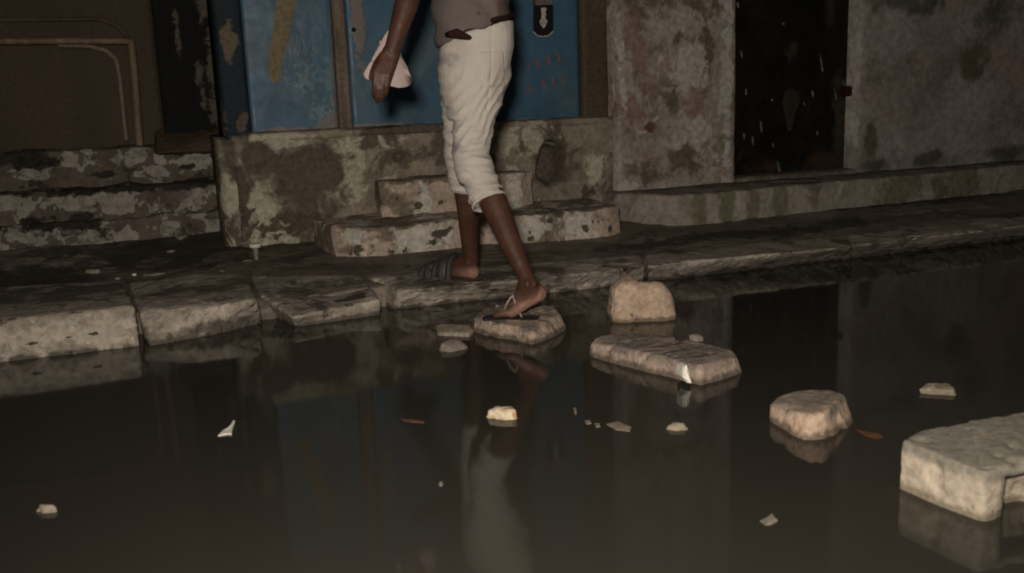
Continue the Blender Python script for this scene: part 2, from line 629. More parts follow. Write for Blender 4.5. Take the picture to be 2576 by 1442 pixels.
pv = link('pavement', from_bm(bm), 'pavement', blobs={
    'm2': [(onz(2400, 560, .1), (.5, .10, 1)), (onz(2060, 610, .1), (.35, .05, 1)), (onz(1750, 640, .1), (.5, .06, 1)), (onz(1330, 690, .09), (.3, .06, 1)),
           (onz(120, 645, .15), (.18, .10, 1)), (onz(260, 655, .14), (.10, .07, 1))],
    'm1': [(onz(450, 620, .14), (.55, .45, 1)), (onz(1900, 585, .1), (.9, .10, 1)), (onz(50, 680, .14), (.4, .2, 1)), (onz(2250, 520, .1), (.8, .10, 1))]})
tag(pv, kind='structure')

# kerb of big worn stones, one object each
kerb = bpy.data.objects.new('kerb', None)
COL.objects.link(kerb)
kerb.location = (1.5, 3.75, 0)
tag(kerb, kind='structure')


def kerb_stone(top, front, label=None, blobs=None, amp=.006, seed=0., vox=.012, smooth=3):
    """top: px,py,z corners (back-left, back-right, ..., front-left); front: px,py,z for the lower ring"""
    T = [onz(x, y, z) for x, y, z in top]
    B = []
    for q in front:
        if q is None:
            B.append(None)
        else:
            x, y, z = q
            p = onz(x, y, z)
            B.append(Vector((p.x, p.y, z)))
    for i, q in enumerate(B):
        if q is None:
            B[i] = Vector((T[i].x, T[i].y, -.1))
    # foot of the stone, straight down into the road bed
    bm = bmesh.new()
    r0 = [bm.verts.new(p) for p in T]
    r1 = [bm.verts.new(p) for p in B]
    r2 = [bm.verts.new((p.x, p.y + (.02 if p.z > -.05 else 0), -.102)) for p in B]
    n = len(T)
    bm.faces.new(r0)
    bm.faces.new(list(reversed(r2)))
    for a, c in ((r0, r1), (r1, r2)):
        for i in range(n):
            k = (i + 1) % n
            bm.faces.new((a[k], a[i], c[i], c[k]))
    bmesh.ops.triangulate(bm, faces=list(bm.faces))
    me = solidify_remesh(bm, vox, smooth)
    so = Vector((seed, seed, seed))

    def fn(p, nrm):
        d = fbm(p + so, 14, 4) * amp * .6 + fbm(p + so, 5, 2) * amp * 1.3
        if abs(nrm.z) < .8:
            d -= .010 * sstep(.18, .42, fbm(p + so, 24, 3))
        return d
    displace(me, fn)
    o = link('kerb_stone', me, 'kerb_stone', kerb, blobs)
    if label:
        o['label'] = label
    return o


def bz(pts):
    return [(onz(x, y, z), r) for x, y, z, r in pts]


kerb_stone([(-330, 740, .14), (303, 703, .13), (340, 768, .135), (-330, 838, .15)],
           [None, None, (352, 868, .005), (-330, 945, .005)], 'smooth rounded kerb stone', amp=.005, seed=1,
           blobs={'m0': bz([(150, 735, .14, (.5, .16, .03)), (-100, 745, .14, (.4, .16, .03))]), 'm2': bz([(100, 855, .06, (.6, .09, .05)), (300, 820, .08, (.2, .08, .05))]),
                  'm1': bz([(70, 866, .05, (.05, .05, .006)), (230, 848, .06, (.07, .05, .006)), (120, 898, .01, (.10, .05, .008))])})
kerb_stone([(322, 708, .12), (480, 690, .12), (612, 686, .12), (646, 750, .115), (500, 775, .105), (345, 772, .105)],
           [None, None, None, (662, 800, .02), (520, 832, .02), (375, 868, .005)], 'kerb stone with a broken front edge', amp=.011, seed=2,
           blobs={'m0': bz([(470, 725, .12, (.22, .12, .03)), (600, 820, .02, (.2, .05, .03))]), 'm2': bz([(500, 780, .09, (.26, .06, .05)), (440, 815, .06, (.14, .05, .03))])})
kerb_stone([(632, 692, .11), (800, 690, .105), (910, 692, .10), (962, 750, .07), (860, 775, .05), (735, 800, .05), (655, 745, .085)],
           [None, None, None, (960, 785, .01), (860, 803, .005), (742, 819, .005), (650, 768, .02)], 'sunken kerb stone tilted towards the water', amp=.008, seed=3,
           blobs={'m0': bz([(790, 725, .09, (.22, .12, .05))]), 'm2': bz([(745, 810, .03, (.06, .04, .03)), (930, 757, .06, (.07, .04, .03))]), 'm1': bz([(890, 752, .06, (.06, .025, .02))])})
kerb_stone([(918, 692, .10), (1200, 672, .10), (1616, 639, .095), (1623, 671, .085), (1300, 708, .085), (1010, 732, .085)],
           [None, None, None, (1622, 709, .0), (1300, 746, .0), (988, 778, .0)], 'long low kerb stone', amp=.008, seed=4,
           blobs={'m2': bz([(1090, 735, .06, (.24, .05, .05)), (1480, 695, .05, (.25, .06, .05)), (960, 705, .09, (.05, .08, .03))]), 'm0': bz([(1200, 700, .09, (.35, .10, .02)), (1300, 745, .02, (.35, .03, .03))])})
kerb_stone([(1621, 639, .095), (2132, 589, .095), (2140, 621, .085), (1628, 670, .085)], [None, None, (2140, 649, 0), (1628, 708, 0)], amp=.009, seed=5,
           blobs={'m2': bz([(1700, 676, .07, (.4, .06, .05)), (1950, 650, .07, (.4, .05, .04))]), 'm0': bz([(1880, 690, .0, (.6, .05, .035))])})
kerb_stone([(2131, 589, .095), (2600, 540, .095), (2605, 566, .085), (2142, 620, .085)], [None, None, (2605, 594, 0), (2142, 649, 0)], amp=.009, seed=6,
           blobs={'m2': bz([(2350, 598, .07, (.3, .04, .03))]), 'm0': bz([(2300, 630, .0, (.8, .05, .035))])})
kerb_stone([(2610, 539, .095), (3300, 462, .095), (3300, 487, .085), (2615, 565, .085)], [None, None, (3300, 512, 0), (2615, 593, 0)], amp=.009, seed=7)

# raised pavement along the right-hand house
T = [(2.27, 4.72), (2.47, 4.43), (2.62, 4.41), (5.1, 4.56), (8.0, 4.70), (8.0, 5.2), (2.27, 5.2)]
rp = rock_mesh([(x, y, .275) for x, y in T], [(x, y - .005, .03) for x, y in T], vox=.018, amp=.006, ns=7, smooth=2, seed=3)
rp = link('raised_pavement', rp, 'raised_pavement', blobs={
    'm0': [((x, 4.79 + .02 * x, .28), (.5, .16 + .02 * x, .06)) for x in (2.9, 3.4, 3.9, 4.5, 5.1, 5.7, 6.3, 7.)],
    'm1': [((2.62 + .17 * k, 4.42, .2), (.05, .1, .12)) for k in range(4)] + [((4.0, 4.45, .2), (.2, .1, .12)), ((4.5, 4.5, .2), (.12, .1, .12))]})
tag(rp, kind='structure')

# =================================================================== HOUSE
house = thing('house', 'old street house front with blue and black doors and a brown bay', 'house', (2.0, 5.0, .1))
YD, YP, YW, YB = 4.94, 4.86, 4.80, 5.62      # blue door, plinth under it, right wall, back of left bay
XL = .30

# plinth under the blue door, with its rounded left corner and a rotten hollow on the right


def dent(cx, cz, rx, rz, d):
    return lambda x, z: d * sstep(1.0, .55, math.hypot((x - cx) / rx, (z - cz) / rz) + .3 * fbm((x, 3, z), 9, 3))


c1, c2, c3 = ony(1392, 412, YP), ony(1005, 394, YP), ony(785, 445, YP)
d1, d2, d3 = dent(c1.x, c1.z, .10, .13, .16), dent(c2.x, c2.z, .035, .022, .04), dent(c3.x, c3.z, .20, .2, .018)
pl = wall_mesh(XL + .02, 2.37, .05, .675, YP, .42, .012, .022, 4.0, .05, lambda x, z: d1(x, z) + d2(x, z) + d3(x, z) + .06 * sstep(.12, .0, x - .33) * 0)
link('plinth', pl, 'plinth_plaster', house, blobs_y(YP,
     m0=[(785, 448, 95, 92), (650, 400, 40, 55), (1005, 394, 20, 14), (1395, 412, 55, 70), (1190, 470, 60, 80), (600, 470, 22, 60)],
     m1=[(745, 565, 60, 22), (690, 580, 30, 18), (1478, 490, 16, 26), (610, 560, 30, 30)],
     m2=[(660, 520, 42, 48), (690, 590, 62, 34), (880, 440, 40, 80), (1290, 360, 60, 40), (1370, 350, 40, 25), (700, 365, 60, 14), (1500, 430, 30, 50), (1300, 460, 35, 45)]))

# pale plaster wall right of the blue door
XA, XB_, XC = 2.32, 3.085, 3.93
wp = wall_mesh(XA + .02, XB_, .20, 3.2, YW, .5, .016, .016, 3.0, .012, seed=2)
link('plaster_wall', wp, 'plaster_peeling', house, blobs_y(YW,
     m0=[(1590, 60, 26, 70), (1605, 150, 24, 50), (1632, 222, 32, 30), (1590, 285, 30, 45), (1742, 262, 26, 34), (1760, 300, 22, 20)], m3=[(1636, 321, 19, 17), (1625, 225, 12, 14)],
     m1=[(1640, 10, 60, 30), (1760, 15, 50, 35), (1720, 405, 45, 35), (1620, 430, 50, 30), (1700, 95, 14, 22), (1780, 120, 20, 50), (1690, 250, 22, 30)],
     m2=[(1725, 165, 55, 60), (1830, 200, 18, 240), (1570, 220, 10, 60), (1565, 120, 10, 40), (1760, 330, 40, 50), (1575, 470, 40, 14), (1500, 440, 20, 60)]))
wg = wall_mesh(XC, 8.0, .20, 3.2, YW, .5, .025, .018, 2.0, .010, seed=5)
link('plaster_wall', wg, 'plaster_grey', house, blobs_y(YW,
     m0=[(2300, 10, 130, 25), (2500, 30, 60, 50), (2200, 415, 40, 14), (2330, 405, 90, 16), (2520, 385, 90, 18)],
     m1=[(2190, 350, 20, 40), (2330, 392, 50, 15), (2450, 150, 60, 60)],
     m2=[(2155, 200, 14, 230)]))

# black metal door in its opening
bd_ = bpy.data.objects.new('door', None)
COL.objects.link(bd_)
bd_.parent = house
bd_.location = Vector((3.47, 4.93, .29)) - house.location
bd_['label'] = 'black door with pale paint drips'
db = ony(2100, 330, 4.91)
lf = wall_mesh(XB_ + .004, XC - .004, .285, 2.5, 4.91, .05, .02, .006, 3, .004, seed=9)
link('door_leaf', lf, 'black_paint', bd_, blobs_y(4.91, m1=[(2110, 300, 25, 120), (1990, 130, 20, 25), (2090, 30, 18, 30)], m0=[(2080, 410, 90, 35), (1930, 420, 60, 18)]))
link('door_head', box(XB_, XC, YW + .01, YW + .48, 2.5, 3.2), 'plaster_grey', house, smooth=False)
link('threshold', rock_mesh([(XB_, 4.79, .30), (XC, 4.79, .30), (XC, 4.98, .30), (XB_, 4.98, .30)], [(XB_, 4.78, .2), (XC, 4.78, .2), (XC, 4.98, .2), (XB_, 4.98, .2)], .014, .006, 9, 2), 'raised_pavement', house,
     {'m0': [((3.5, 4.9, .3), (.5, .2, .1))]})


def flake_mesh(pts, Y, th=.003):
    """little raised chip of paint outlined on the plane Y"""
    bm = bmesh.new()
    a = [bm.verts.new(ony(x, y, Y) + Vector((0, -th, 0))) for x, y in pts]
    c = [bm.verts.new(v.co + Vector((0, th * 2, 0))) for v in a]
    bm.faces.new(a)
    n = len(a)
    for i in range(n):
        bm.faces.new((a[i], a[(i + 1) % n], c[(i + 1) % n], c[i]))
    bm.faces.new(list(reversed(c)))
    return from_bm(bm)


def oval(x, y, rx, ry, n=8, jit=.3, lean=0.0):
    out = []
    for k in range(n):
        a = 2 * math.pi * k / n
        j = 1 + random.uniform(-jit, jit)
        out.append((x + rx * math.cos(a) * j + lean * math.sin(a) * ry, y + ry * math.sin(a) * j))
    return out


for x, y, rx, ry in ((2192, 160, 3.4, 36), (1990, 232, 4, 10), (2168, 235, 4, 11), (2228, 232, 4, 18), (2252, 215, 3, 15), (2030, 318, 4, 15), (1985, 342, 4, 11), (2008, 352, 4, 12),
                     (2077, 420, 5, 16), (2088, 438, 4, 9), (2062, 366, 3, 5), (2090, 60, 5, 5), (1968, 12, 4, 9), (1978, 136, 3, 12), (2146, 262, 3, 9), (2180, 337, 3, 5), (2060, 252, 4, 5)):
    x = x / 1.0606
    link('paint_drip', flake_mesh(oval(x, y, rx * .55, ry * random.uniform(.6, 1.1), 8, .4, .12), 4.908, .003), 'drip_paint', bd_, smooth=False)
link('bare_patch', flake_mesh([(1975, 228), (1992, 222), (2008, 232), (2012, 255), (2000, 285), (1990, 328), (1982, 330), (1974, 290), (1968, 258)], 4.9085, .002), 'black_worn', bd_, smooth=False)
link('door_bolt', rock_mesh([(3.885, 4.86, .79), (3.93, 4.86, .79), (3.93, 4.92, .79), (3.885, 4.92, .79)], [(3.885, 4.86, .73), (3.93, 4.86, .73), (3.93, 4.92, .73), (3.885, 4.92, .73)], .008, .003, 20, 3), 'belt_leather', bd_)

# blue double door
dr = bpy.data.objects.new('door', None)
COL.objects.link(dr)
dr.parent = house
dr.location = Vector((1.3, YD, .68)) - house.location
dr['label'] = 'worn blue double door'
xs0, xs1, xs2, xs3 = ony(633, 320, YD).x, ony(852, 300, YD).x, ony(888, 300, YD).x, ony(1462, 290, YD).x
bl1 = wall_mesh(xs0, xs1, .672, 2.6, YD, .045, .012, .005, 4, .006, seed=11)
link('door_leaf', bl1, 'blue_paint', dr, blobs_y(YD, m2=[(770, 200, 34, 30), (825, 190, 12, 34), (800, 280, 30, 20)],
     m1=[(825, 318, 30, 18), (845, 290, 12, 40), (842, 120, 8, 150), (700, 332, 60, 8)]))
bl2 = wall_mesh(xs2, xs3, .665, 2.6, YD + .012, .045, .014, .005, 3, .006, seed=13)
link('door_leaf', bl2, 'blue_paint', dr, blobs_y(YD, m1=[(900, 60, 14, 110), (960, 318, 80, 7), (1400, 306, 80, 8), (1300, 304, 60, 7)]))
st = wall_mesh(xs1 + .004, xs2 - .004, .668, 2.6, YD - .006, .05, .008, .004, 6, .008, seed=15)
link('meeting_stile', st, 'bare_wood', dr)


def ragged(pts, n=5, jit=3.0):
    out = []
    for i in range(len(pts)):
        a, c = Vector(pts[i]), Vector(pts[(i + 1) % len(pts)])
        for k in range(n):
            q = a.lerp(c, k / n)
            out.append((q.x + random.uniform(-jit, jit), q.y + random.uniform(-jit, jit)))
    return out


link('bare_patch', flake_mesh(ragged([(690, -60), (748, -60), (742, 20), (728, 80), (714, 140), (705, 195), (692, 210), (680, 205), (672, 175), (676, 130), (688, 70), (694, 20)], 3, 2.0), YD - .0005, .003), 'bare_ochre', dr, smooth=False)
for k in range(26):
    x, y = random.gauss(765, 38), random.gauss(180, 48)
    if 716 < x < 842:
        s_ = random.uniform(1.2, 3.6)
        link('paint_chip', flake_mesh(oval(x, y, s_, s_ * random.uniform(1, 2.2), 6, .4, .3), YD + .001, .003), 'drip_paint', dr, smooth=False)
link('bolt', (lambda bm: (capsule_bm(bm, ony(890, 75, YD - .012), ony(890, 75, YD + .03), .011, .013, 12, 3), from_bm(bm))[1])(bmesh.new()), 'padlock_black', dr)


def text_mesh(s, x, y, Y, size, rot, gap=1.35):
    cu = bpy.data.curves.new('t', 'FONT')
    cu.body = s
    cu.size = size
    cu.extrude = .0015
    cu.space_character = gap
    cu.align_x = 'CENTER'
    cu.offset = .0025
    o = bpy.data.objects.new('t', cu)
    COL.objects.link(o)
    dg = bpy.context.evaluated_depsgraph_get()
    me = bpy.data.meshes.new_from_object(o.evaluated_get(dg))
    bpy.data.objects.remove(o)
    c = ony(x, y, Y)
    M = Matrix.Translation(c) @ Matrix.Rotation(math.radians(rot), 4, 'Y') @ Matrix.Rotation(math.radians(90), 4, 'X')
    me.transform(M)
    return me


for ch, x, y in (('1', 1335, 166), ('3', 1358, 158), ('0', 1384, 149), ('3', 1410, 142), ('A', 1338, 219), ('5', 1374, 210), ('1', 1398, 205), ('1', 1425, 201)):
    link('painted_figure', text_mesh(ch, x - 4, y + 12, YD + .010, .062, -12), 'red_paint', dr, smooth=False)
# frame and jambs
xr = ony(1545, 250, YW).x
link('door_jamb', wall_mesh(xs3 + .003, XA + .022, .672, 2.65, YD - .03, .12, .012, .006, 4, .006, seed=17), 'brown_wood', house)
link('door_head', box(XL, XA + .02, YP + .02, YP + .4, 2.6, 3.2), 'plaster_grey', house, smooth=False)
link('sill', rock_mesh([(XL + .1, YP - .005, .683), (2.345, YP - .005, .677), (2.345, YD + .06, .685), (XL + .1, YD + .06, .69)],
                       [(XL + .1, YP + .0, .64), (2.345, YP + .0, .64), (2.345, YD + .06, .64), (XL + .1, YD + .06, .64)], .012, .006, 12, 2, seed=5), 'plinth_plaster', house,
     blobs_y(YP, m2=[(700, 345, 70, 12)], m0=[(1000, 330, 120, 10)]))
# navy post on the left of the door, with a bald spot
xn0 = ony(552, 200, YD).x
link('door_post', wall_mesh(xn0, xs0 - .003, .60, 2.65, YD - .02, .5, .012, .006, 4, .012, seed=19), 'navy_paint', house,
     blobs_y(YD - .02, m2=[(578, 105, 17, 38)], m0=[(612, 312, 14, 20), (560, 305, 10, 30)]))
# ragged strip and black panel further left, brown back of the bay
xk0, xk1 = ony(400, 200, YB - .12).x, ony(552, 200, YD + .3).x
link('side_panel', wall_mesh(xk0, xn0 + .12, .60, 2.9, YB - .14, .1, .014, .006, 4, .006, seed=21), 'black_panel', house,
     blobs_y(YB - .14, m0=[(530, 60, 13, 70), (538, 170, 14, 60), (545, 270, 14, 60), (512, 10, 14, 40), (498, 180, 7, 26), (445, 80, 6, 40), (510, 240, 6, 30)]))
link('skirting', rock_mesh([(xk0 - .05, YB - .17, .66), (xn0 + .14, YB - .17, .70), (xn0 + .14, YB - .1, .73), (xk0 - .05, YB - .1, .71)], [(xk0 - .07, YB - .24, .58), (xn0 + .14, YB - .24, .58), (xn0 + .14, YB - .1, .58), (xk0 - .07, YB - .1, .58)], .012, .016, 12, 4, 0, 31), 'brown_panel', house)
link('back_panel', wall_mesh(-3.2, xk0 + .003, .60, 2.9, YB - .02, .12, .03, .010, 1.6, 0, seed=23), 'brown_panel', house)
link('bay_head', box(-3.2, XL, YB - .3, YB + .2, 2.9, 3.2), 'plaster_grey', house, smooth=False)
link('corner_pier', wall_mesh(XL - .05, XL + .085, .08, .665, YP + .035, .7, .010, .035, 6, .055, seed=27), 'plinth_plaster', house, blobs_y(YP, m0=[(585, 390, 22, 60)], m2=[(575, 500, 20, 50)]))

# three stepped ledges of the left bay


def ledge(y0, y1, z0, z1, x1, blobs, mt='ledge_paint', seed=0., amp=.01):
    me = rock_mesh([(-3.2, y0, z1), (x1, y0, z1), (x1, y1, z1), (-3.2, y1, z1)], [(-3.2, y0 - .01, z0), (x1, y0 - .01, z0), (x1, y1, z0), (-3.2, y1, z0)], .015, amp, 9, 2, .012, seed)
    return link('ledge', me, mt, house, blobs)


ledge(5.27, 5.7, .02, .275, XL, blobs_y(5.27, m2=[(20, 600, 80, 22), (230, 595, 45, 20), (330, 590, 40, 18), (430, 575, 30, 12)], m1=[(120, 565, 90, 14), (215, 555, 40, 20)]), seed=1, amp=.022)
ledge(5.33, 5.7, .2, .43, XL, blobs_y(5.33, m2=[(50, 510, 60, 24), (180, 500, 50, 20), (300, 505, 45, 22), (420, 520, 36, 18), (510, 505, 26, 34), (545, 470, 16, 22)],
      m1=[(200, 545, 36, 10), (90, 552, 40, 8), (550, 530, 20, 20), (380, 470, 240, 10)]), seed=2, amp=.020)
ledge(5.46, 5.7, .36, .625, XL, blobs_y(5.46, m2=[(200, 405, 40, 18), (160, 398, 30, 7), (330, 400, 36, 12), (445, 405, 72, 22), (400, 432, 50, 9), (60, 445, 36, 6)],
      m1=[(60, 400, 60, 26), (460, 388, 8, 8), (470, 418, 16, 6), (265, 440, 30, 8)]), seed=3, amp=.015)

# stone steps to the blue door
stp = thing('stone_steps', 'two worn stone steps below the blue door with peeling pale paint', 'steps', (1.4, 4.5, .1))
T = [(.66, 4.80), (.72, 4.46), (.84, 4.37), (1.45, 4.40), (2.06, 4.35), (2.15, 4.40), (2.16, 4.82), (1.4, 4.86)]
lz = [.255, .25, .245, .245, .25, .245, .255, .26]
low = rock_mesh([(x, y, z) for (x, y), z in zip(T, lz)], [(x, y - .01, .0) for x, y in T], .011, .012, 7, 3, seed=8)
link('step', low, 'old_step_stone', stp, blobs_y(4.37,
     m0=[(850, 540, 60, 30), (1000, 560, 90, 16), (1400, 528, 170, 10), (830, 610, 16, 50)],
     m1=[(905, 632, 20, 10), (1110, 590, 16, 10), (1090, 612, 12, 8), (1135, 578, 9, 9), (1405, 540, 13, 8), (1500, 555, 14, 9), (1470, 575, 9, 7), (1530, 575, 8, 8), (985, 632, 9, 6), (1020, 630, 8, 6), (1338, 598, 7, 14), (1385, 556, 6, 5)],
     m2=[(1060, 600, 70, 40), (900, 600, 30, 35), (1320, 575, 50, 40), (1450, 570, 70, 35)]))
T = [(1.0, 4.86), (.985, 4.68), (1.05, 4.655), (1.72, 4.66), (1.80, 4.70), (1.80, 4.87)]
upst = rock_mesh([(x, y, .425) for x, y in T], [(x, y - .01, .20) for x, y in T], .010, .010, 9, 3, seed=12)
link('step', upst, 'old_step_stone', stp, blobs_y(4.66,
     m0=[(950, 480, 20, 50), (1100, 445, 160, 12)], m1=[(1052, 517, 9, 7), (1000, 500, 5, 5), (1108, 510, 6, 6), (1080, 460, 8, 5), (940, 470, 10, 16)], m2=[(1290, 480, 22, 40)]))

# table frame standing on the upper ledge
tb = thing('table_frame', 'bare pale wooden table frame standing on the top ledge before the brown panel', 'table', (-.4, 5.55, .63))
Yt = 5.50


def bar(name, pts, r, Y, mt='pale_wood'):
    bm = bmesh.new()
    P_ = [ony(x, y, Y) if len((x, y)) == 2 else None for x, y in pts]
    chain_bm(bm, P_, [r] * len(P_), seg=12, caps=3)
    return link(name, solidify_remesh(bm, .006, 3), mt, tb)


bar('rail', [(-420, 112), (0, 104), (200, 103), (318, 104), (330, 106)], .018, Yt)
bar('leg', [(330, 106), (337, 180), (345, 280), (351, 364)], .021, Yt)
bar('leg', [(150, 114), (225, 116), (268, 128), (292, 150), (302, 200), (310, 280), (318, 352)], .014, Yt + .05)
bar('rail_shadow', [(-420, 58), (0, 50), (250, 48), (290, 62), (322, 92)], .012, Yt + .07, 'brown_wood')  # brown bar standing in for the shadow curve above the rail

# padlock on the blue door
yk = YD - .035
pk = thing('padlock', 'black round-bottomed padlock with a pale mark hanging on the blue door', 'padlock', ony(1366, 88, yk))
bmq = bmesh.new()
outline = [(1342, 14), (1391, 12), (1392, 50), (1391, 78), (1380, 88), (1366, 91), (1352, 88), (1342, 79), (1341, 50)]
a = [bmq.verts.new(ony(x, y, yk - .012)) for x, y in outline]
c = [bmq.verts.new(ony(x, y, yk + .022)) for x, y in outline]
bmq.faces.new(a)
bmq.faces.new(list(reversed(c)))
for i in range(len(a)):
    k = (i + 1) % len(a)
    bmq.faces.new((a[k], a[i], c[i], c[k]))
bmesh.ops.bevel(bmq, geom=list(bmq.edges), offset=.004, segments=2, affect='EDGES')
link('body', from_bm(bmq), 'padlock_black', pk, smooth=False)
link('emblem', flake_mesh([(1361, 20), (1372, 19), (1375, 24), (1371, 30), (1374, 36), (1371, 44), (1377, 54), (1372, 66), (1367, 72), (1361, 64), (1357, 55), (1362, 46), (1362, 32)], yk - .0125, .0015), 'padlock_pale', pk, smooth=False)
bmq = bmesh.new()
chain_bm(bmq, [ony(x, y, yk - .006) for x, y in ((1341, 80), (1352, 90), (1366, 93), (1380, 90), (1392, 79))], [.004] * 5, seg=8, caps=2)
link('rim', solidify_remesh(bmq, .003, 2), 'padlock_pale', pk)
link('hasp', box(ony(1346, 0, yk).x, ony(1388, 0, yk).x, yk - .008, yk + .045, ony(1366, 14, yk).z, ony(1366, -40, yk).z, .004), 'old_iron', pk, smooth=False)

# =================================================================== PERSON
A_ = lambda x, y, Y: ony(x, y, Y)
hd = Vector((-.50, .866, 0))      # walking direction
lt = Vector((-.866, -.50, 0))     # the walker's left
L_hip, L_knee, L_ank = A_(1176, 175, 3.44), A_(1164, 415, 3.56), A_(1185, 655, 3.72)
R_hip, R_knee, R_ank = A_(1206, 175, 3.46), A_(1196, 415, 3.34), A_(1330, 712, 3.06)
pel = (L_hip + R_hip) / 2 + Vector((0, 0, .06))
wst = A_(1196, 70, 3.45)
chest = wst + hd * .05 + Vector((0, 0, .30))
neck = wst + hd * .08 + Vector((0, 0, .46))
head = neck + hd * .05 + Vector((0, 0, .16))
shL, shR = chest + lt * .17 + Vector((0, 0, .10)), chest - lt * .17 + Vector((0, 0, .10))
elL = A_(1040, -45, 3.34)
wrL = A_(985, 130, 3.30)
base = Vector((1.14, 3.42, .08))
pers = thing('person', 'walker in rolled white trousers and brown shirt stepping from a stone onto the kerb', 'person', base)

bm = bmesh.new()
loft_bm(bm, [(pel + Vector((0, 0, -.05)), lt * .095, hd * .075), (wst, lt * .10, hd * .07), (wst + Vector((0, 0, .12)) + hd * .02, lt * .10, hd * .07),
             (chest, lt * .125, hd * .082), (chest + Vector((0, 0, .10)), lt * .145, hd * .065), (neck - Vector((0, 0, .015)), lt * .075, hd * .065)])
chain_bm(bm, [shL, shR], [.055, .055])
chain_bm(bm, [neck - Vector((0, 0, .04)), head - Vector((0, 0, .03))], [.058, .054])
loft_bm(bm, [(head + Vector((0, 0, z)) + hd * o_, lt * a_, hd * b_) for z, o_, a_, b_ in ((-.125, .035, .03, .035), (-.105, .03, .05, .065), (-.05, .012, .064, .088), (.0, 0, .074, .097), (.05, -.004, .072, .094), (.09, -.004, .052, .07), (.112, 0, .02, .03))])
capsule_bm(bm, head + hd * .095 + Vector((0, 0, -.005)), head + hd * .112 + Vector((0, 0, -.035)), .009, .015)       # nose
for s in (1, -1):
    capsule_bm(bm, head + lt * (.076 * s) + Vector((0, 0, .015)), head + lt * (.076 * s) + Vector((0, 0, -.03)), .016, .012, sq=lt, flat=.4)   # ears
capsule_bm(bm, head + hd * .088 + lt * .016 + Vector((0, 0, -.072)), head + hd * .088 - lt * .016 + Vector((0, 0, -.072)), .009, .009)         # lips
# arms
chain_bm(bm, [shL, shL.lerp(elL, .5), elL], [.056, .050, .040])
mid = elL.lerp(wrL, .35)
chain_bm(bm, [elL, mid, elL.lerp(wrL, .75), wrL], [.040, .041, .031, .0265])
elR = shR + Vector((0, 0, -.29)) + hd * .06 + lt * .05
wrR = elR + hd * .20 + lt * .10 + Vector((0, 0, .12))
chain_bm(bm, [shR, elR, elR.lerp(wrR, .4), wrR], [.056, .040, .040, .027])
hR = wrR + (wrR - elR).normalized() * .09
capsule_bm(bm, wrR, hR, .028, .036, flat=.5)
for k in range(4):
    o_ = Vector((0, 0, .026 - .0175 * k))
    chain_bm(bm, [hR + o_, hR + o_ + (wrR - elR).normalized() * .05, hR + o_ + (wrR - elR).normalized() * .075 + lt * .02], [.0095, .009, .0075])
chain_bm(bm, [wrR + Vector((0, 0, .02)), wrR + Vector((0, 0, .05)) + hd * .04, wrR + Vector((0, 0, .055)) + hd * .075], [.014, .011, .009])
# left hand: palm, four fingers of unequal length, thumb
kn = A_(956, 200, 3.275)
ax = (kn - wrL).normalized()
view = Vector((.26, .965, 0))
side = ax.cross(view).normalized()          # across the knuckles
if side.x < 0:
    side = -side
for k, q in enumerate((-.022, -.0075, .0075, .021)):
    kp = wrL + ax * (.088 + (.004, .006, .003, -.004)[k]) + side * q
    capsule_bm(bm, wrL + side * q * .55, kp, .0185, .0135)
    ln = (.040, .045, .041, .032)[k]
    dn = (ax * .9 + view * .25 + side * (-q * 3 + .16) + Vector((0, 0, -.25))).normalized()
    p1 = kp + dn * ln
    d2_ = (dn + view * .45 + Vector((0, 0, -.25))).normalized()
    p2 = p1 + d2_ * ln * .62
    d3_ = (d2_ + view * .55).normalized()
    p3 = p2 + d3_ * ln * .5
    chain_bm(bm, [kp, p1, p2, p3], [.0125, .0105, .0095, .0078])
th0 = wrL + ax * .025 - side * .018
th1 = th0 + ax * .035 - side * .012 + view * .022
th2 = th1 + ax * .032 - side * .003 + view * .010
th3 = th2 + ax * .024 + side * .002 + view * .008
chain_bm(bm, [th0, th1, th2, th3], [.018, .0145, .012, .0095])
# legs
chain_bm(bm, [L_hip, L_knee], [.065, .045])
chain_bm(bm, [L_knee, L_knee.lerp(L_ank, .3) - hd * .012, L_knee.lerp(L_ank, .72), L_ank], [.052, .050, .036, .031])
chain_bm(bm, [R_hip, R_knee], [.068, .048])
chain_bm(bm, [R_knee, R_knee.lerp(R_ank, .3) - hd * .006, R_knee.lerp(R_ank, .65), R_knee.lerp(R_ank, .9), R_ank], [.050, .052, .040, .029, .030])


def foot_bm(bm, heel, ball, toe, ank, w, lat):
    """heel, ball, toe: points at mid-thickness; lat: unit vector towards the big toe side"""
    fwd = (ball - heel).normalized()
    upv = fwd.cross(lat).normalized()
    if upv.z < 0:
        upv = -upv
    capsule_bm(bm, heel, heel + fwd * .03, .033, .030)
    chain_bm(bm, [ank, heel + fwd * .025], [.030, .031])
    chain_bm(bm, [ank + fwd * .01, heel.lerp(ball, .55) + upv * .018, ball + upv * .004], [.032, .029, .020])
    for s in (-1, -.35, .35, 1):
        capsule_bm(bm, heel + lat * (.012 * s), ball + lat * (w * .38 * s), .027, .0185)
    tl = (toe - ball)
    for k in range(5):
        s = 1 - k * .5
        b_ = ball + lat * (w * .42 * s)
        L_ = 1.0 - .13 * k
        r_ = .0125 if k == 0 else .0088
        chain_bm(bm, [b_, b_ + tl * (.55 * L_) + upv * .003, b_ + tl * L_ - upv * .003], [.013 if k else .016, r_ + .001, r_])


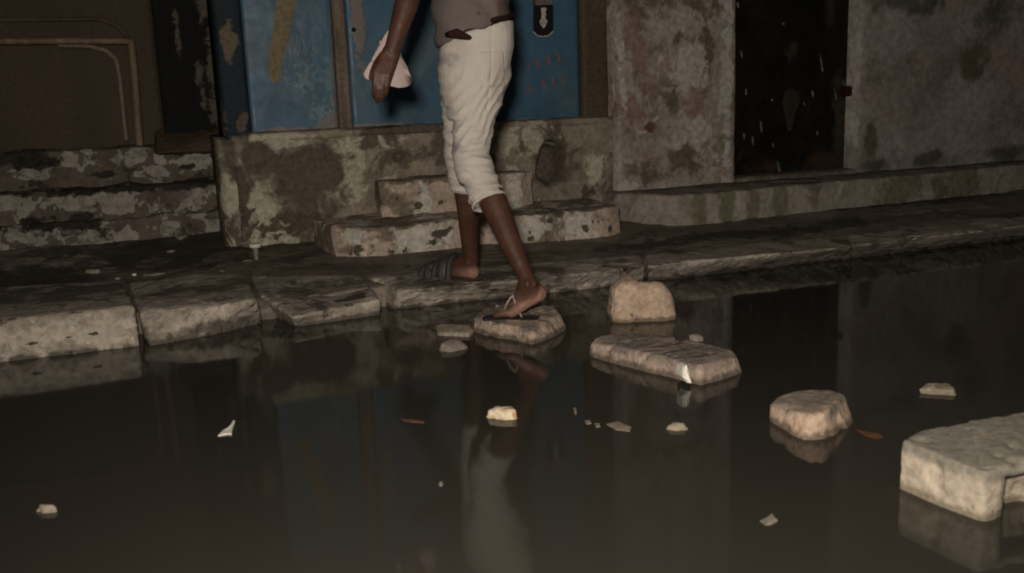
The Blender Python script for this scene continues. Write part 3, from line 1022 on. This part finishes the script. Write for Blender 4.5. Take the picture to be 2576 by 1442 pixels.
Lh = onz(1192, 700, pz(3.72) + .045)
Lh = Vector((1.150, 3.735, pz(3.73) + .046))
Lf = Vector((-.64, .77, 0)).normalized()
Lb = Lh + Lf * .172 + Vector((0, 0, -.006))
Lt_ = Lb + Lf * .078
Llat = Vector((Lf.y, -Lf.x, 0))
foot_bm(bm, Lh, Lb, Lt_, L_ank, .085, Llat)
STZ = .05      # top of the stepping stone
Rball = onz(1292, 782, STZ + .03)
Rheel = A_(1352, 738, Rball.y - .045)
Rf = (Rball - Rheel).normalized()
Rflat = Vector((Rf.x, Rf.y, 0)).normalized()
Rlat = -Vector((Rflat.y, -Rflat.x, 0))
foot_bm(bm, Rheel, Rball, Rball + Vector((Rflat.x, Rflat.y, -.12)).normalized() * .06, R_ank, .08, Rlat)
for an, d_ in ((L_ank, Llat), (R_ank, Rlat)):
    for s in (1, -1):
        capsule_bm(bm, an + d_ * (.026 * s) + Vector((0, 0, -.004)), an + d_ * (.026 * s) + Vector((0, 0, .008)), .012, .010)
capsule_bm(bm, R_knee.lerp(R_ank, .12) - hd * .016 + lt * .016, R_knee.lerp(R_ank, .42) - hd * .018 + lt * .012, .034, .022)
capsule_bm(bm, R_knee.lerp(R_ank, .12) - hd * .016 - lt * .018, R_knee.lerp(R_ank, .36) - hd * .018 - lt * .014, .034, .022)
chain_bm(bm, [R_knee.lerp(R_ank, .6) - hd * .022, R_ank - hd * .024, Rheel + Vector((0, 0, .03))], [.012, .010, .012])
body = solidify_remesh(bm, .0042, 3, .5)
displace(body, lambda p, n: .0012 * fbm(p, 30, 3))
sole = [(Rheel - Vector((-.01, .02, .022)), (.07, .07, .048)), (Rheel.lerp(Rball, .4) - Vector((0, .02, .03)), (.07, .07, .034)), (Lh + Vector((.02, -.02, -.02)), (.06, .08, .036))]
nails = [(p3, (.008, .008, .008))]
bo = link('body', body, 'skin', pers, {'m2': sole})
# eyes and hair
for s in (1, -1):
    bm = bmesh.new()
    bmesh.ops.create_uvsphere(bm, u_segments=12, v_segments=8, radius=.0115, matrix=Matrix.Translation(head + hd * .083 + lt * (.031 * s) + Vector((0, 0, .004))))
    link('eye', from_bm(bm), 'white_litter', pers)
bm = bmesh.new()
loft_bm(bm, [(head + Vector((0, 0, z)) + hd * o_, lt * a_, hd * b_) for z, o_, a_, b_ in ((-.04, -.03, .067, .074), (.0, -.024, .078, .083), (.05, -.012, .077, .092), (.092, -.006, .057, .074), (.118, 0, .022, .033))])
link('hair', solidify_remesh(bm, .006, 2), 'hair', pers)

# trousers: hips and two rolled legs in one skin, with creases
bm = bmesh.new()
wt = lambda x, y: A_(x, y, 3.45)
tilt = Vector((0, 0, .032))
vr = Vector((.945, -.327, 0))     # picture-right across the walker
vd = Vector((.327, .945, 0))
loft_bm(bm, [(A_(1186, 300, 3.45), vr * .088, vd * .14), (A_(1184, 240, 3.45), vr * .112, vd * .13), (A_(1191, 175, 3.45), vr * .135, vd * .13), (A_(1199, 120, 3.45), vr * .137, vd * .125), (A_(1203, 76, 3.45), (vr * .130 + tilt), vd * .115)])
Rh_c = A_(1214, 503, 3.27)
chain_bm(bm, [A_(1213, 180, 3.45), A_(1195, 290, 3.40), A_(1184, 380, 3.36), A_(1192, 430, 3.32)], [.110, .078, .070, .070], seg=24)
chain_bm(bm, [A_(1175, 180, 3.45), A_(1165, 300, 3.48), A_(1166, 400, 3.53)], [.103, .080, .072], seg=24)
# open cuffs end flat
kR = (A_(1233, 505, 3.235) - A_(1190, 395, 3.35)).normalized()


def cuff(bm, p0, p1, r0, r1):
    ax_ = (p1 - p0).normalized()
    u = ax_.orthogonal().normalized()
    v = ax_.cross(u)
    loft_bm(bm, [(p0.lerp(p1, k / 4), u * (r0 + (r1 - r0) * k / 4), v * (r0 + (r1 - r0) * k / 4)) for k in range(5)])


cuff(bm, A_(1186, 400, 3.345), A_(1229, 505, 3.25), .070, .060)
cuff(bm, A_(1166, 380, 3.52), A_(1170, 474, 3.57), .078, .060)
tr = solidify_remesh(bm, .0058, 5, .5)
pk_c = A_(1240, 175, 3.34)
kn_z = A_(1190, 360, 3.4).z


def creases(p, n):
    s = sstep(kn_z + .22, kn_z - .12, p.z)
    q = Vector((p.x * 1.2, p.y * 1.2, p.z))
    ph = p.z * 125 + 7 * fbm(q, 5, 2) + 26 * (p.x - 1.1)
    wv = (1 - 2.2 * abs(math.sin(ph * .5)) ** .7) * .55 + math.sin(p.z * 245 + 9 * fbm(q + Vector((4, 0, 0)), 6, 2) - 14 * p.x) * .35
    d = (.0010 + .0064 * s) * wv * (.6 + .8 * fbm(q + Vector((9, 2, 0)), 8, 2))
    d += .007 * fbm(q, 9, 2) * (1 - .5 * s)
    # long diagonal pulls behind the knee and from the hip
    dg_ = math.sin((p.z * .9 - (p.x - 1.1) * 1.3) * 62 + 5 * fbm(q, 4, 2))
    d += .0042 * (1 - 2 * abs(dg_) ** .6) * sstep(kn_z + .33, kn_z + .12, p.z) * sstep(kn_z - .06, kn_z + .04, p.z)
    # back pocket and hip seam
    r = max(abs(p.x - pk_c.x + .12 * (p.z - pk_c.z)) / .047, abs(p.z - pk_c.z) / .062)
    if p.y < 3.48:
        d += .0045 * sstep(1.05, .92, r) - .003 * sstep(.12, .0, abs(r - 1.04))
        d -= .0035 * sstep(.007, .0, abs(p.x - 1.115 - .10 * (p.z - .8))) * sstep(.72, .8, p.z)
    return d


displace(tr, creases)
link('trousers', tr, 'white_cloth', pers, blobs_y(3.3, m1=[(1150, 372, 14, 10), (1130, 150, 30, 16), (1145, 385, 8, 8)]))
# rolled hems
bm = bmesh.new()


def hem(bm, c, ax_, r, t_):
    u = ax_.orthogonal().normalized()
    v = ax_.cross(u)
    pts = [c + u * math.cos(a_ * math.pi / 9) * r + v * math.sin(a_ * math.pi / 9) * r for a_ in range(19)]
    chain_bm(bm, pts, [t_] * 19, seg=8, caps=2)


hx = (R_ank - R_knee).normalized()
hem(bm, A_(1230, 507, 3.255), hx, .062, .0075)
hem(bm, A_(1222, 491, 3.265), hx, .063, .0075)
ho = solidify_remesh(bm, .005, 2)
displace(ho, lambda p, n: .004 * fbm(p, 22, 3))
link('hem', ho, 'white_cloth', pers)
# belt
bm = bmesh.new()
bc = A_(1203, 66, 3.45)
pts = [bc + (vr * .1275 + tilt) * math.cos(a_ * math.pi / 16) + vd * .113 * math.sin(a_ * math.pi / 16) for a_ in range(33)]
chain_bm(bm, pts, [.012] * 33, seg=8, caps=2)
link('belt', solidify_remesh(bm, .006, 2), 'belt_leather', pers)
wq = [A_(x, y, Y) for x, y, Y in ((1128, 80, 3.312), (1152, 71, 3.298), (1188, 92, 3.285), (1182, 99, 3.285), (1130, 91, 3.31))]
me_w = rock_mesh(wq, [p_ + Vector((.006, .075, 0)) for p_ in wq], .004, .001, 30, 1)
link('wallet', me_w, 'belt_leather', pers)
# shirt: hem hangs lower at the left hip, lifts over the belt at the back
bm = bmesh.new()
sc_ = A_(1190, 80, 3.45)
rings = []
loft_bm(bm, [(sc_, vr * .138 + tilt * 1.3, vd * .122), (sc_ + Vector((0, 0, .05)), vr * .138 + tilt * .6, vd * .125), (wst + Vector((0, 0, .16)) + hd * .02, vr * .145, vd * .125),
             (chest + Vector((0, 0, -.06)), lt * -.165, hd * .125), (chest + Vector((0, 0, .0)), lt * -.18, hd * .128), (chest + Vector((0, 0, .10)), lt * -.185, hd * .108), (neck - Vector((0, 0, .02)), lt * -.085, hd * .075)], 40)
chain_bm(bm, [shL, shL.lerp(elL, .62)], [.07, .066])
chain_bm(bm, [shR, shR.lerp(elR, .62)], [.07, .066])
sh = solidify_remesh(bm, .0075, 3)
hl = A_(1112, 92, 3.36)
hn = A_(1160, 84, 3.34)


def shirt_fn(p, n):
    d = n * (.012 * fbm(p, 8, 3) + .004 * math.sin(p.z * 60 + p.x * 40 + 6 * fbm(p, 5, 2)))
    if p.z < sc_.z + .06:
        k = sstep(sc_.z + .06, sc_.z - .02, p.z)
        d = d + Vector((0, 0, -.006 * k + .006 * k * math.sin(p.x * 55)))
    return d


displace(sh, shirt_fn)
link('shirt', sh, 'shirt_cloth', pers, blobs_y(3.33, m1=[(1200, 35, 10, 6), (1270, 20, 16, 40)]))

# left sandal, dark with straps; right flip-flop with its pale thong


def sole_mesh(c0, f, lat, length, w, th):
    bm = bmesh.new()
    upv = Vector((0, 0, 1)) if abs(f.z) < .2 else f.cross(lat).normalized()
    if upv.z < 0:
        upv = -upv
    prof = [(-.045, .55), (-.02, .8), (.03, .84), (.10, .74), (.16, .95), (.20, 1.0), (.235, .82), (.252, .45)]
    ring = [c0 + f * (a_ * length / .25) + lat * (w / 2 * b_) for a_, b_ in prof] + [c0 + f * (a_ * length / .25) - lat * (w / 2 * b_) for a_, b_ in reversed(prof)]
    t_ = [bm.verts.new(p) for p in ring]
    u_ = [bm.verts.new(p - upv * th) for p in ring]
    bm.faces.new(t_)
    bm.faces.new(list(reversed(u_)))
    n = len(t_)
    for i in range(n):
        k = (i + 1) % n
        bm.faces.new((t_[k], t_[i], u_[i], u_[k]))
    return from_bm(bm)


def strap_mesh(a, c, apex, r, flat=.45):
    bm = bmesh.new()
    pts = []
    for k in range(9):
        t_ = k / 8
        pts.append(a * (1 - t_) ** 2 + apex * 2 * t_ * (1 - t_) + c * t_ ** 2)
    chain_bm(bm, pts, [r] * 9, seg=8, caps=2)
    return solidify_remesh(bm, .003, 2)


sl = bpy.data.objects.new('sandal', None)
COL.objects.link(sl)
sl.parent = pers
sl.location = Lh - base
sl['label'] = 'dark strappy sandal on the front foot'
s0 = Lh + Vector((0, 0, -.032))
link('sole', sole_mesh(s0, Lf, Llat, .285, .104, .016), 'sandal_dark', sl, smooth=False)
for f_, hgt, r_, mt in ((.084, .112, .015, 'sandal_dark'), (.108, .099, .006, 'strap_grey'), (.122, .094, .016, 'sandal_dark'), (.158, .078, .013, 'sandal_dark'),
                        (.178, .069, .005, 'strap_grey'), (.192, .063, .015, 'sandal_dark'), (.222, .052, .014, 'sandal_dark')):
    bm = bmesh.new()
    pts = [s0 + Lf * f_ + Llat * (.050 * math.cos(math.pi * q_ / 12)) + Vector((0, 0, hgt * .88 * math.sin(math.pi * q_ / 12) ** .8 - .004)) for q_ in range(13)]
    chain_bm(bm, pts, [r_] * 13, seg=10, caps=2)
    link('strap', solidify_remesh(bm, .0032, 2), mt, sl)
fl = bpy.data.objects.new('sandal', None)
COL.objects.link(fl)
fl.parent = pers
fl.location = Rball - base
fl['label'] = 'flip-flop with pale thong straps on the raised rear foot'
upR = Rf.cross(Rlat).normalized()
if upR.z < 0:
    upR = -upR
s1 = Rheel + Rf * .0 - upR * .034
f2 = (Rball - Vector((0, 0, .022)) - s1)
link('sole', sole_mesh(Vector((Rball.x, Rball.y, STZ + .006)) - Rflat * .06, Rflat, Rlat, .17, .082, .008), 'sandal_dark', fl, smooth=False)
yf = Rball.y - .035
bm = bmesh.new()
chain_bm(bm, [ony(1268, 782, yf + .03), ony(1276, 762, yf + .02), ony(1290, 742, yf + .02), ony(1298, 768, yf), ony(1312, 797, yf - .01)], [.0042] * 5, seg=8, caps=2)
link('strap', solidify_remesh(bm, .0024, 2), 'strap_pale', fl)

# sheet of paper in the left hand
pc = [(976, 76), (991, 84), (1002, 112), (1013, 142), (1029, 172), (1043, 199), (1040, 212), (1024, 219), (1003, 221), (972, 214), (940, 206), (922, 197), (918, 186), (928, 166), (942, 140), (960, 106)]
bm = bmesh.new()
cyp = wrL.y + .035
vs = [bm.verts.new(ony(x, y, cyp)) for x, y in pc]
bm.faces.new(vs)
bmesh.ops.triangulate(bm, faces=bm.faces)
bmesh.ops.subdivide_edges(bm, edges=list(bm.edges), cuts=3, use_grid_fill=True)
for v in bm.verts:
    q = v.co - ony(978, 170, cyp)
    v.co.y += .9 * q.x * q.x * 4 - .02 * q.x + .05 * fbm(v.co, 9, 2) * .4
bmesh.ops.recalc_face_normals(bm, faces=bm.faces)
ret = bmesh.ops.solidify(bm, geom=list(bm.faces), thickness=.0015)
pp = from_bm(bm)
po = link('paper', pp, 'paper', None, blobs_y(cyp, m1=[(930, 154, 9, 7)]), origin=ony(978, 170, cyp))
tag(po, 'crumpled whitish sheet of paper held in the left hand of the walker', 'paper')


# =================================================================== STONES IN THE WATER
def stone(label, top, mt, cat='stone', bot=None, name='stone', vox=.011, amp=.007, ns=18, spread=.015, smooth=4, blobs=None, seed=0., pits=0.):
    """top: px,py,height corners of the upper face; bot: px,py points of the foot at the waterline (None: straight down)"""
    T_ = [onz(x, y, z) for x, y, z in top]
    B_ = ring_down(T_, spread, -.098)
    if bot:
        for i, q in enumerate(bot):
            if q:
                p = onz(q[0], q[1], 0)
                # carry the slope of the face on down to the bed
                B_[i] = Vector((p.x + (p.x - T_[i].x) * .6, p.y + (p.y - T_[i].y) * .6, -.098))
    me = rock_mesh(T_, B_, vox, amp, ns, smooth, pits, seed)
    c = sum(T_, Vector()) / len(T_)
    bl = None
    if blobs:
        bl = {k: [(onz(x, y, z), r) for x, y, z, r in v] for k, v in blobs.items()}
    o = link(name, me, mt, None, bl, origin=(c.x, c.y, -.098))
    return tag(o, label, cat, 'stones lying in the flood water')


# stepping stone under the rear foot
stone('stepping stone under the raised rear foot of the walker', [(1193, 797, .052), (1218, 772, .055), (1305, 758, .058), (1390, 768, .058), (1410, 788, .057), (1340, 832, .048), (1296, 820, .05), (1246, 815, .052)], 'slab_stone',
      bot=[(1189, 836), None, None, None, (1438, 830), (1335, 869), (1270, 853), (1225, 838)], seed=3, amp=.003, smooth=1, vox=.008, spread=.006, blobs={'m0': [(1270, 788, .055, (.11, .08, .02)), (1330, 790, .055, (.08, .07, .02)), (1330, 825, .05, (.05, .03, .012))]})
stone('low grey stone at the left end of the stepping stone', [(1095, 818, .02), (1120, 812, .025), (1178, 815, .028), (1192, 828, .02), (1180, 838, .015), (1100, 836, .012)], 'wet_pebble', seed=4, amp=.003, spread=.005, vox=.007, smooth=2)
stone('smooth oval half-sunk stone in front of the low grey one', [(1105, 862, .028), (1130, 846, .032), (1160, 852, .03), (1178, 868, .012), (1130, 872, .02)], 'pink_stone', seed=5, amp=.003, spread=.02, vox=.008, smooth=6,
      blobs={'m0': [(1140, 862, .02, (.10, .1, .1))]})
bc0 = onz(1620, 808, 0)
bm = bmesh.new()
bmesh.ops.create_icosphere(bm, subdivisions=5, radius=1)
ex = (onz(1706, 800, 0) - onz(1534, 806, 0)) / 2
exn = ex.normalized()
eyn = Vector((-exn.y, exn.x, 0))
for v in bm.verts:
    n_ = v.co.normalized()
    q = [math.copysign(abs(c_) ** .8, c_) for c_ in n_]
    l_ = max(1e-6, (abs(q[0]) ** 4.6 + abs(q[1]) ** 4.6 + abs(q[2]) ** 3.6) ** (1 / 4.2))
    q = [c_ / l_ for c_ in q]
    hgt = .126 * (1.12 - .05 * sstep(-.6, -.95, q[0]) - .17 * sstep(-.35, .0, q[0]) - .04 * sstep(.3, .9, q[0]))
    up_ = .012 + hgt * q[2] if q[2] > 0 else .012 + .11 * q[2]
    shr = 1 - .10 * max(0, q[2]) * (1.4 if q[0] > 0 else .8)
    v.co = bc0 + ex * (q[0] * shr) + eyn * (.075 + .085 * q[1] * (1 - .15 * max(0, q[2]))) + Vector((0, 0, up_))
me = from_bm(bm)
displace(me, lambda p, n: fbm(p, 15, 4) * .011 + fbm(p + Vector((.4, 0, 0)), 8, 2) * .024 - .009 * sstep(.15, .4, fbm(p + Vector((3, 1, 2)), 40, 2)) * sstep(1.70, 1.55, p.x))
tag(link('stone', me, 'pink_stone', None, {'m1': [(ony(1590, 795, bc0.y), (.012, .05, .006)), (ony(1578, 812, bc0.y), (.02, .05, .005))]}, origin=(bc0.x, bc0.y + .07, -.098)),
    'rounded pinkish boulder standing above the long flat slab', 'stone', 'stones lying in the flood water')
stone('long flat slab with a white chip on its front edge', [(1484, 862, .042), (1502, 845, .05), (1560, 836, .055), (1660, 844, .055), (1770, 862, .055), (1842, 878, .05), (1858, 900, .045), (1806, 912, .052), (1760, 922, .055), (1650, 893, .055), (1560, 872, .054)], 'slab_stone',
      bot=[(1470, 893), None, None, None, None, None, (1877, 938), (1835, 952), (1765, 972), (1640, 943), (1540, 918)], seed=7, amp=.0035, ns=14, smooth=1, vox=.009, spread=.006,
      blobs={'m0': [(1600, 858, .055, (.16, .12, .02)), (1740, 885, .055, (.16, .12, .02)), (1800, 895, .05, (.08, .06, .02))], 'm1': [(1730, 880, .055, (.10, .010, .02)), (1790, 892, .055, (.05, .012, .02)), (1690, 868, .055, (.07, .008, .02))]})
stone('small rounded stone just behind the long flat slab', [(1733, 842, .02), (1748, 835, .025), (1768, 840, .02), (1775, 850, .01), (1750, 850, .015)], 'wet_pebble', seed=8, amp=.003, spread=.01, vox=.006)
stone('chunky grey-topped pinkish stone left of the concrete block', [(1937, 1013, .047), (1958, 998, .05), (1997, 982, .055), (2092, 979, .06), (2122, 990, .062), (2096, 1020, .064), (2076, 1040, .064), (2040, 1045, .062), (1990, 1034, .055)], 'pink_stone',
      bot=[(1933, 1056), None, None, None, (2163, 1064), (2128, 1078), (2090, 1104), (2015, 1109), (1970, 1082)], seed=9, amp=.0022, ns=12, smooth=1, vox=.007, spread=.006,
      blobs={'m0': [(2030, 1008, .057, (.09, .09, .016)), (2090, 1000, .06, (.05, .06, .016)), (1970, 1010, .05, (.05, .05, .014))]})
stone('small flat pale stone alone above the concrete block', [(2313, 978, .014), (2330, 962, .018), (2390, 960, .018), (2406, 983, .014)], 'concrete_block', bot=[(2310, 988), None, (2413, 984), (2412, 998)], seed=10, amp=.003, vox=.007,
      blobs={'m0': [(2360, 973, .03, (.06, .05, .01))]})
stone('small bright whitish stone alone in the middle of the water', [(1228, 1034, .018), (1250, 1020, .026), (1290, 1020, .027), (1299, 1032, .024), (1262, 1038, .02)], 'bright_stone', bot=[(1213, 1050), None, None, (1300, 1058), (1260, 1056)], seed=11, amp=.004, vox=.006)
stone('flat sliver of stone under the long flat slab', [(1676, 1070, .012), (1700, 1059, .018), (1722, 1064, .016), (1730, 1074, .008), (1700, 1077, .008)], 'wet_pebble', bot=[(1660, 1074), None, None, (1736, 1080), (1700, 1083)], seed=12, amp=.002, vox=.005)
stone('lone flat stone at the lower left in the water', [(82, 1274, .014), (120, 1263, .02), (142, 1266, .018), (146, 1278, .01), (110, 1284, .008)], 'wet_pebble', bot=[(66, 1280), None, None, (150, 1284), (110, 1292)], seed=13, amp=.002, vox=.005)

# concrete block at the lower right: near block, recessed second block, one top slab over both
blk = thing('concrete_block', 'large pale concrete block with a cracked overhanging top at the lower right', 'block', (1.52, 1.45, -.098))
fl0, fl1 = onz(2258, 1228, 0), onz(2478, 1308, 0)
Hb = .106
dirx = (fl1 - fl0)
back = Vector((-dirx.y, dirx.x, 0)).normalized()
if back.x < 0:
    back = -back
u0, u1 = onz(2266, 1108, Hb), onz(2476, 1190, Hb)
b0 = onz(2320, 1078, Hb)
e1 = onz(2600, 1032, Hb + .01)
e2 = onz(2760, 1015, Hb + .01)
f2_ = onz(2760, 1128, Hb + .005)
f1_ = onz(2520, 1180, Hb)
# near block
nb = [u0 - Vector((0, 0, .0)), u1, f1_.lerp(f2_, .05), b0.lerp(e1, .45), b0]
me = rock_mesh(nb, [Vector((fl0.x, fl0.y, -.1)), Vector((fl1.x, fl1.y, -.1)), Vector((fl1.x + .06, fl1.y + .02, -.1)), Vector((nb[3].x, nb[3].y, -.1)), Vector((b0.x, b0.y + .01, -.1))], .008, .0016, 9, 2, .0015, 4)
tpz = lambda x, y, r: (onz(x, y, Hb), r)
link('block_end', me, 'concrete_block', blk, {'m0': [tpz(2400, 1110, (.3, .3, .02)), tpz(2500, 1120, (.2, .2, .02))]})
# second block
g0, g1 = onz(2492, 1250, 0), onz(2640, 1300, 0)
sb_ = [Vector((onz(2488, 1198, .09).x, onz(2488, 1198, .09).y + .02, .078)), onz(2640, 1172, .078), onz(2760, 1090, .078), onz(2560, 1090, .078)]
me = rock_mesh(sb_, [Vector((g0.x, g0.y, -.1)), Vector((g1.x, g1.y, -.1)), Vector((sb_[2].x, sb_[2].y, -.1)), Vector((sb_[3].x, sb_[3].y, -.1))], .009, .002, 9, 2, .002, 6)
link('block_end', me, 'concrete_block', blk, {'m1': []})
# top slab
ts = [b0.lerp(e1, .4), e1, e2, f2_, f1_, u1 + Vector((.004, .02, 0))]
me = rock_mesh([p + Vector((0, 0, .004)) for p in ts], [p + Vector((0, 0, -.026)) for p in ts], .008, .0018, 9, 2, .002, 8)
link('top_slab', me, 'concrete_block', blk, {'m0': [tpz(2560, 1090, (.5, .5, .03))], 'm1': [(onz(2520, 1184, .085), (.05, .04, .006))]})


# =================================================================== LITTER
def litter(name, label, cat, pts, z, mt, th=.004, lift=None, group=None, bend=0.):
    """small flat scrap: px outline on the level z, with its own thickness and bend"""
    bm = bmesh.new()
    P_ = [onz(x, y, z) for x, y in pts]
    c = sum(P_, Vector()) / len(P_)
    a = []
    for k, p in enumerate(P_):
        dz = (lift[k] if lift else 0.) + bend * (p - c).length
        a.append(bm.verts.new((p.x, p.y, z + dz + th)))
    d = [bm.verts.new((v.co.x, v.co.y, v.co.z - th * 1.6)) for v in a]
    bm.faces.new(a)
    bm.faces.new(list(reversed(d)))
    n = len(a)
    for i in range(n):
        k = (i + 1) % n
        bm.faces.new((a[k], a[i], d[i], d[k]))
    bmesh.ops.triangulate(bm, faces=bm.faces)
    o = link(name, from_bm(bm), mt, None, origin=(c.x, c.y, z), smooth=False)
    return tag(o, label, cat, group)


fg = 'scraps floating on the flood water'
litter('plastic_scrap', 'bright white torn scrap floating alone left of centre on the water', 'scrap', [(549, 1098), (562, 1086), (578, 1080), (588, 1066), (592, 1068), (586, 1080), (583, 1094), (570, 1094)], 0., 'white_litter', .003, [0, .002, .004, .007, .007, .003, .002, .001], fg)
litter('plastic_scrap', 'reddish strip floating on the water left of the small bright stone', 'scrap', [(1008, 1055), (1025, 1056), (1045, 1058), (1068, 1062), (1066, 1065), (1040, 1063), (1018, 1060)], 0., 'red_litter', .002, None, fg)
litter('plastic_scrap', 'tiny pale dot floating near the reflection of the trousers', 'scrap', [(1105, 1216), (1111, 1214), (1115, 1219), (1111, 1224), (1105, 1222)], 0., 'grey_litter', .003, None, fg)
litter('plastic_scrap', 'crumpled grey scrap floating at the lower right of the water', 'scrap', [(1912, 1312), (1930, 1305), (1942, 1298), (1948, 1305), (1956, 1312), (1940, 1320), (1925, 1322)], 0., 'grey_litter', .002, [0, .001, .003, .002, .001, .001, 0], fg)
litter('leaf', 'thin brown leaf floating beside the chunky grey-topped stone', 'leaf', [(2150, 1080), (2175, 1086), (2210, 1092), (2222, 1100), (2205, 1104), (2175, 1096)], 0., 'brown_leaf', .001, None, fg)
for lb, pts in (('leftmost dim scrap of the trail under the long slab', [(1442, 1028), (1449, 1026), (1451, 1042), (1446, 1044)]), ('second dim scrap in the trail under the long slab, a small round one', [(1470, 1060), (1482, 1058), (1488, 1066), (1476, 1068)]),
                ('third dim scrap in the trail under the long slab, a narrow one', [(1495, 1066), (1507, 1066), (1510, 1074), (1500, 1076)]), ('widest dim scrap at the right end of the trail under the long slab', [(1525, 1068), (1555, 1062), (1588, 1076), (1585, 1086), (1550, 1082)])):
    litter('plastic_scrap', lb, 'scrap', pts, 0., 'wet_pebble', .0015, None, fg)
# white sherd leaning on the slab's front edge
bm = bmesh.new()
q = [onz(x, y, z) for x, y, z in ((1712, 920, .06), (1722, 916, .062), (1729, 935, .045), (1734, 962, .012), (1722, 960, .012), (1711, 945, .03))]
a = [bm.verts.new(p + Vector((0, -.012, 0))) for p in q]
d = [bm.verts.new(p + Vector((0, .02, 0))) for p in q]
bm.faces.new(a)
bm.faces.new(list(reversed(d)))
for i in range(6):
    k = (i + 1) % 6
    bm.faces.new((a[k], a[i], d[i], d[k]))
tag(link('plastic_scrap', from_bm(bm), 'white_litter', None, origin=q[3], smooth=False), 'narrow white chip stuck upright to the front of the long slab', 'scrap', fg)
# things on the pavement
cz = pz(4.6)
cup = thing('bottle_cap', 'white-rimmed plastic bottle neck standing on the dark pavement by the plinth', 'bottle cap', on_pave(645, 652))
cb = cup.location
bm = bmesh.new()
capsule_bm(bm, cb + Vector((0, 0, .0)), cb + Vector((0, 0, .05)), .010, .014, 12, 2)
link('neck', from_bm(bm), 'grey_litter', cup)
bm = bmesh.new()
bmesh.ops.create_cone(bm, cap_ends=True, segments=18, radius1=.026, radius2=.028, depth=.016, matrix=Matrix.Translation(cb + Vector((0, 0, .065))))
link('cap', from_bm(bm), 'white_litter', cup, smooth=False)
pg = 'bits of litter on the pavement'


def bit(label, x, y, rx, ry, mt, h=.02, name='rubble_piece', cat='rubble'):
    h *= .55
    p = on_pave(x, y)
    p.z = max(p.z, .02)
    w_ = rx / 2430 * p.y
    l_ = ry / 2430 * p.y * 2.5
    T_ = [Vector((p.x + w_ * math.cos(k) * random.uniform(.6, 1), p.y + l_ * math.sin(k) * random.uniform(.6, 1), p.z + h * random.uniform(.6, 1))) for k in (0, 1.2, 2.3, 3.3, 4.3, 5.3)]
    B_ = [Vector((p.x + (t_.x - p.x) * 1.25, p.y + (t_.y - p.y) * 1.25, p.z - .035)) for t_ in T_]
    o = link(name, rock_mesh(T_, B_, .005, .003, 30, 3, 0, x * .01), mt, None, origin=(p.x, p.y, p.z - .02))
    tag(o, label, cat, pg)


bit('pale three-cornered rubble piece lying before the left ledges', 455, 598, 15, 8, 'grey_litter', .03)
bit('dim rubble piece in the dark earth below the pale three-cornered one', 432, 632, 13, 5, 'wet_pebble', .015)
bit('grey lump of rubble behind the rounded kerb stone', 238, 684, 20, 8, 'wet_pebble', .03)
bit('small grey lump at the joint of the two left kerb stones, towards the house', 298, 702, 10, 5, 'grey_litter', .02)
bit('small pale lump wedged in the joint of the two left kerb stones', 312, 732, 9, 9, 'grey_litter', .025)
bit('bright round end of litter behind the second kerb stone', 338, 692, 8, 4, 'white_litter', .018, 'litter_piece', 'litter')
bit('long thin grey strip of litter behind the second kerb stone', 385, 691, 34, 4, 'grey_litter', .01, 'litter_piece', 'litter')
bit('small pale crumb at the back edge of the broken kerb stone', 560, 682, 9, 4, 'grey_litter', .012)
bit('thin dim strip of litter left of the bottle neck', 625, 656, 20, 3, 'wet_pebble', .006, 'litter_piece', 'litter')
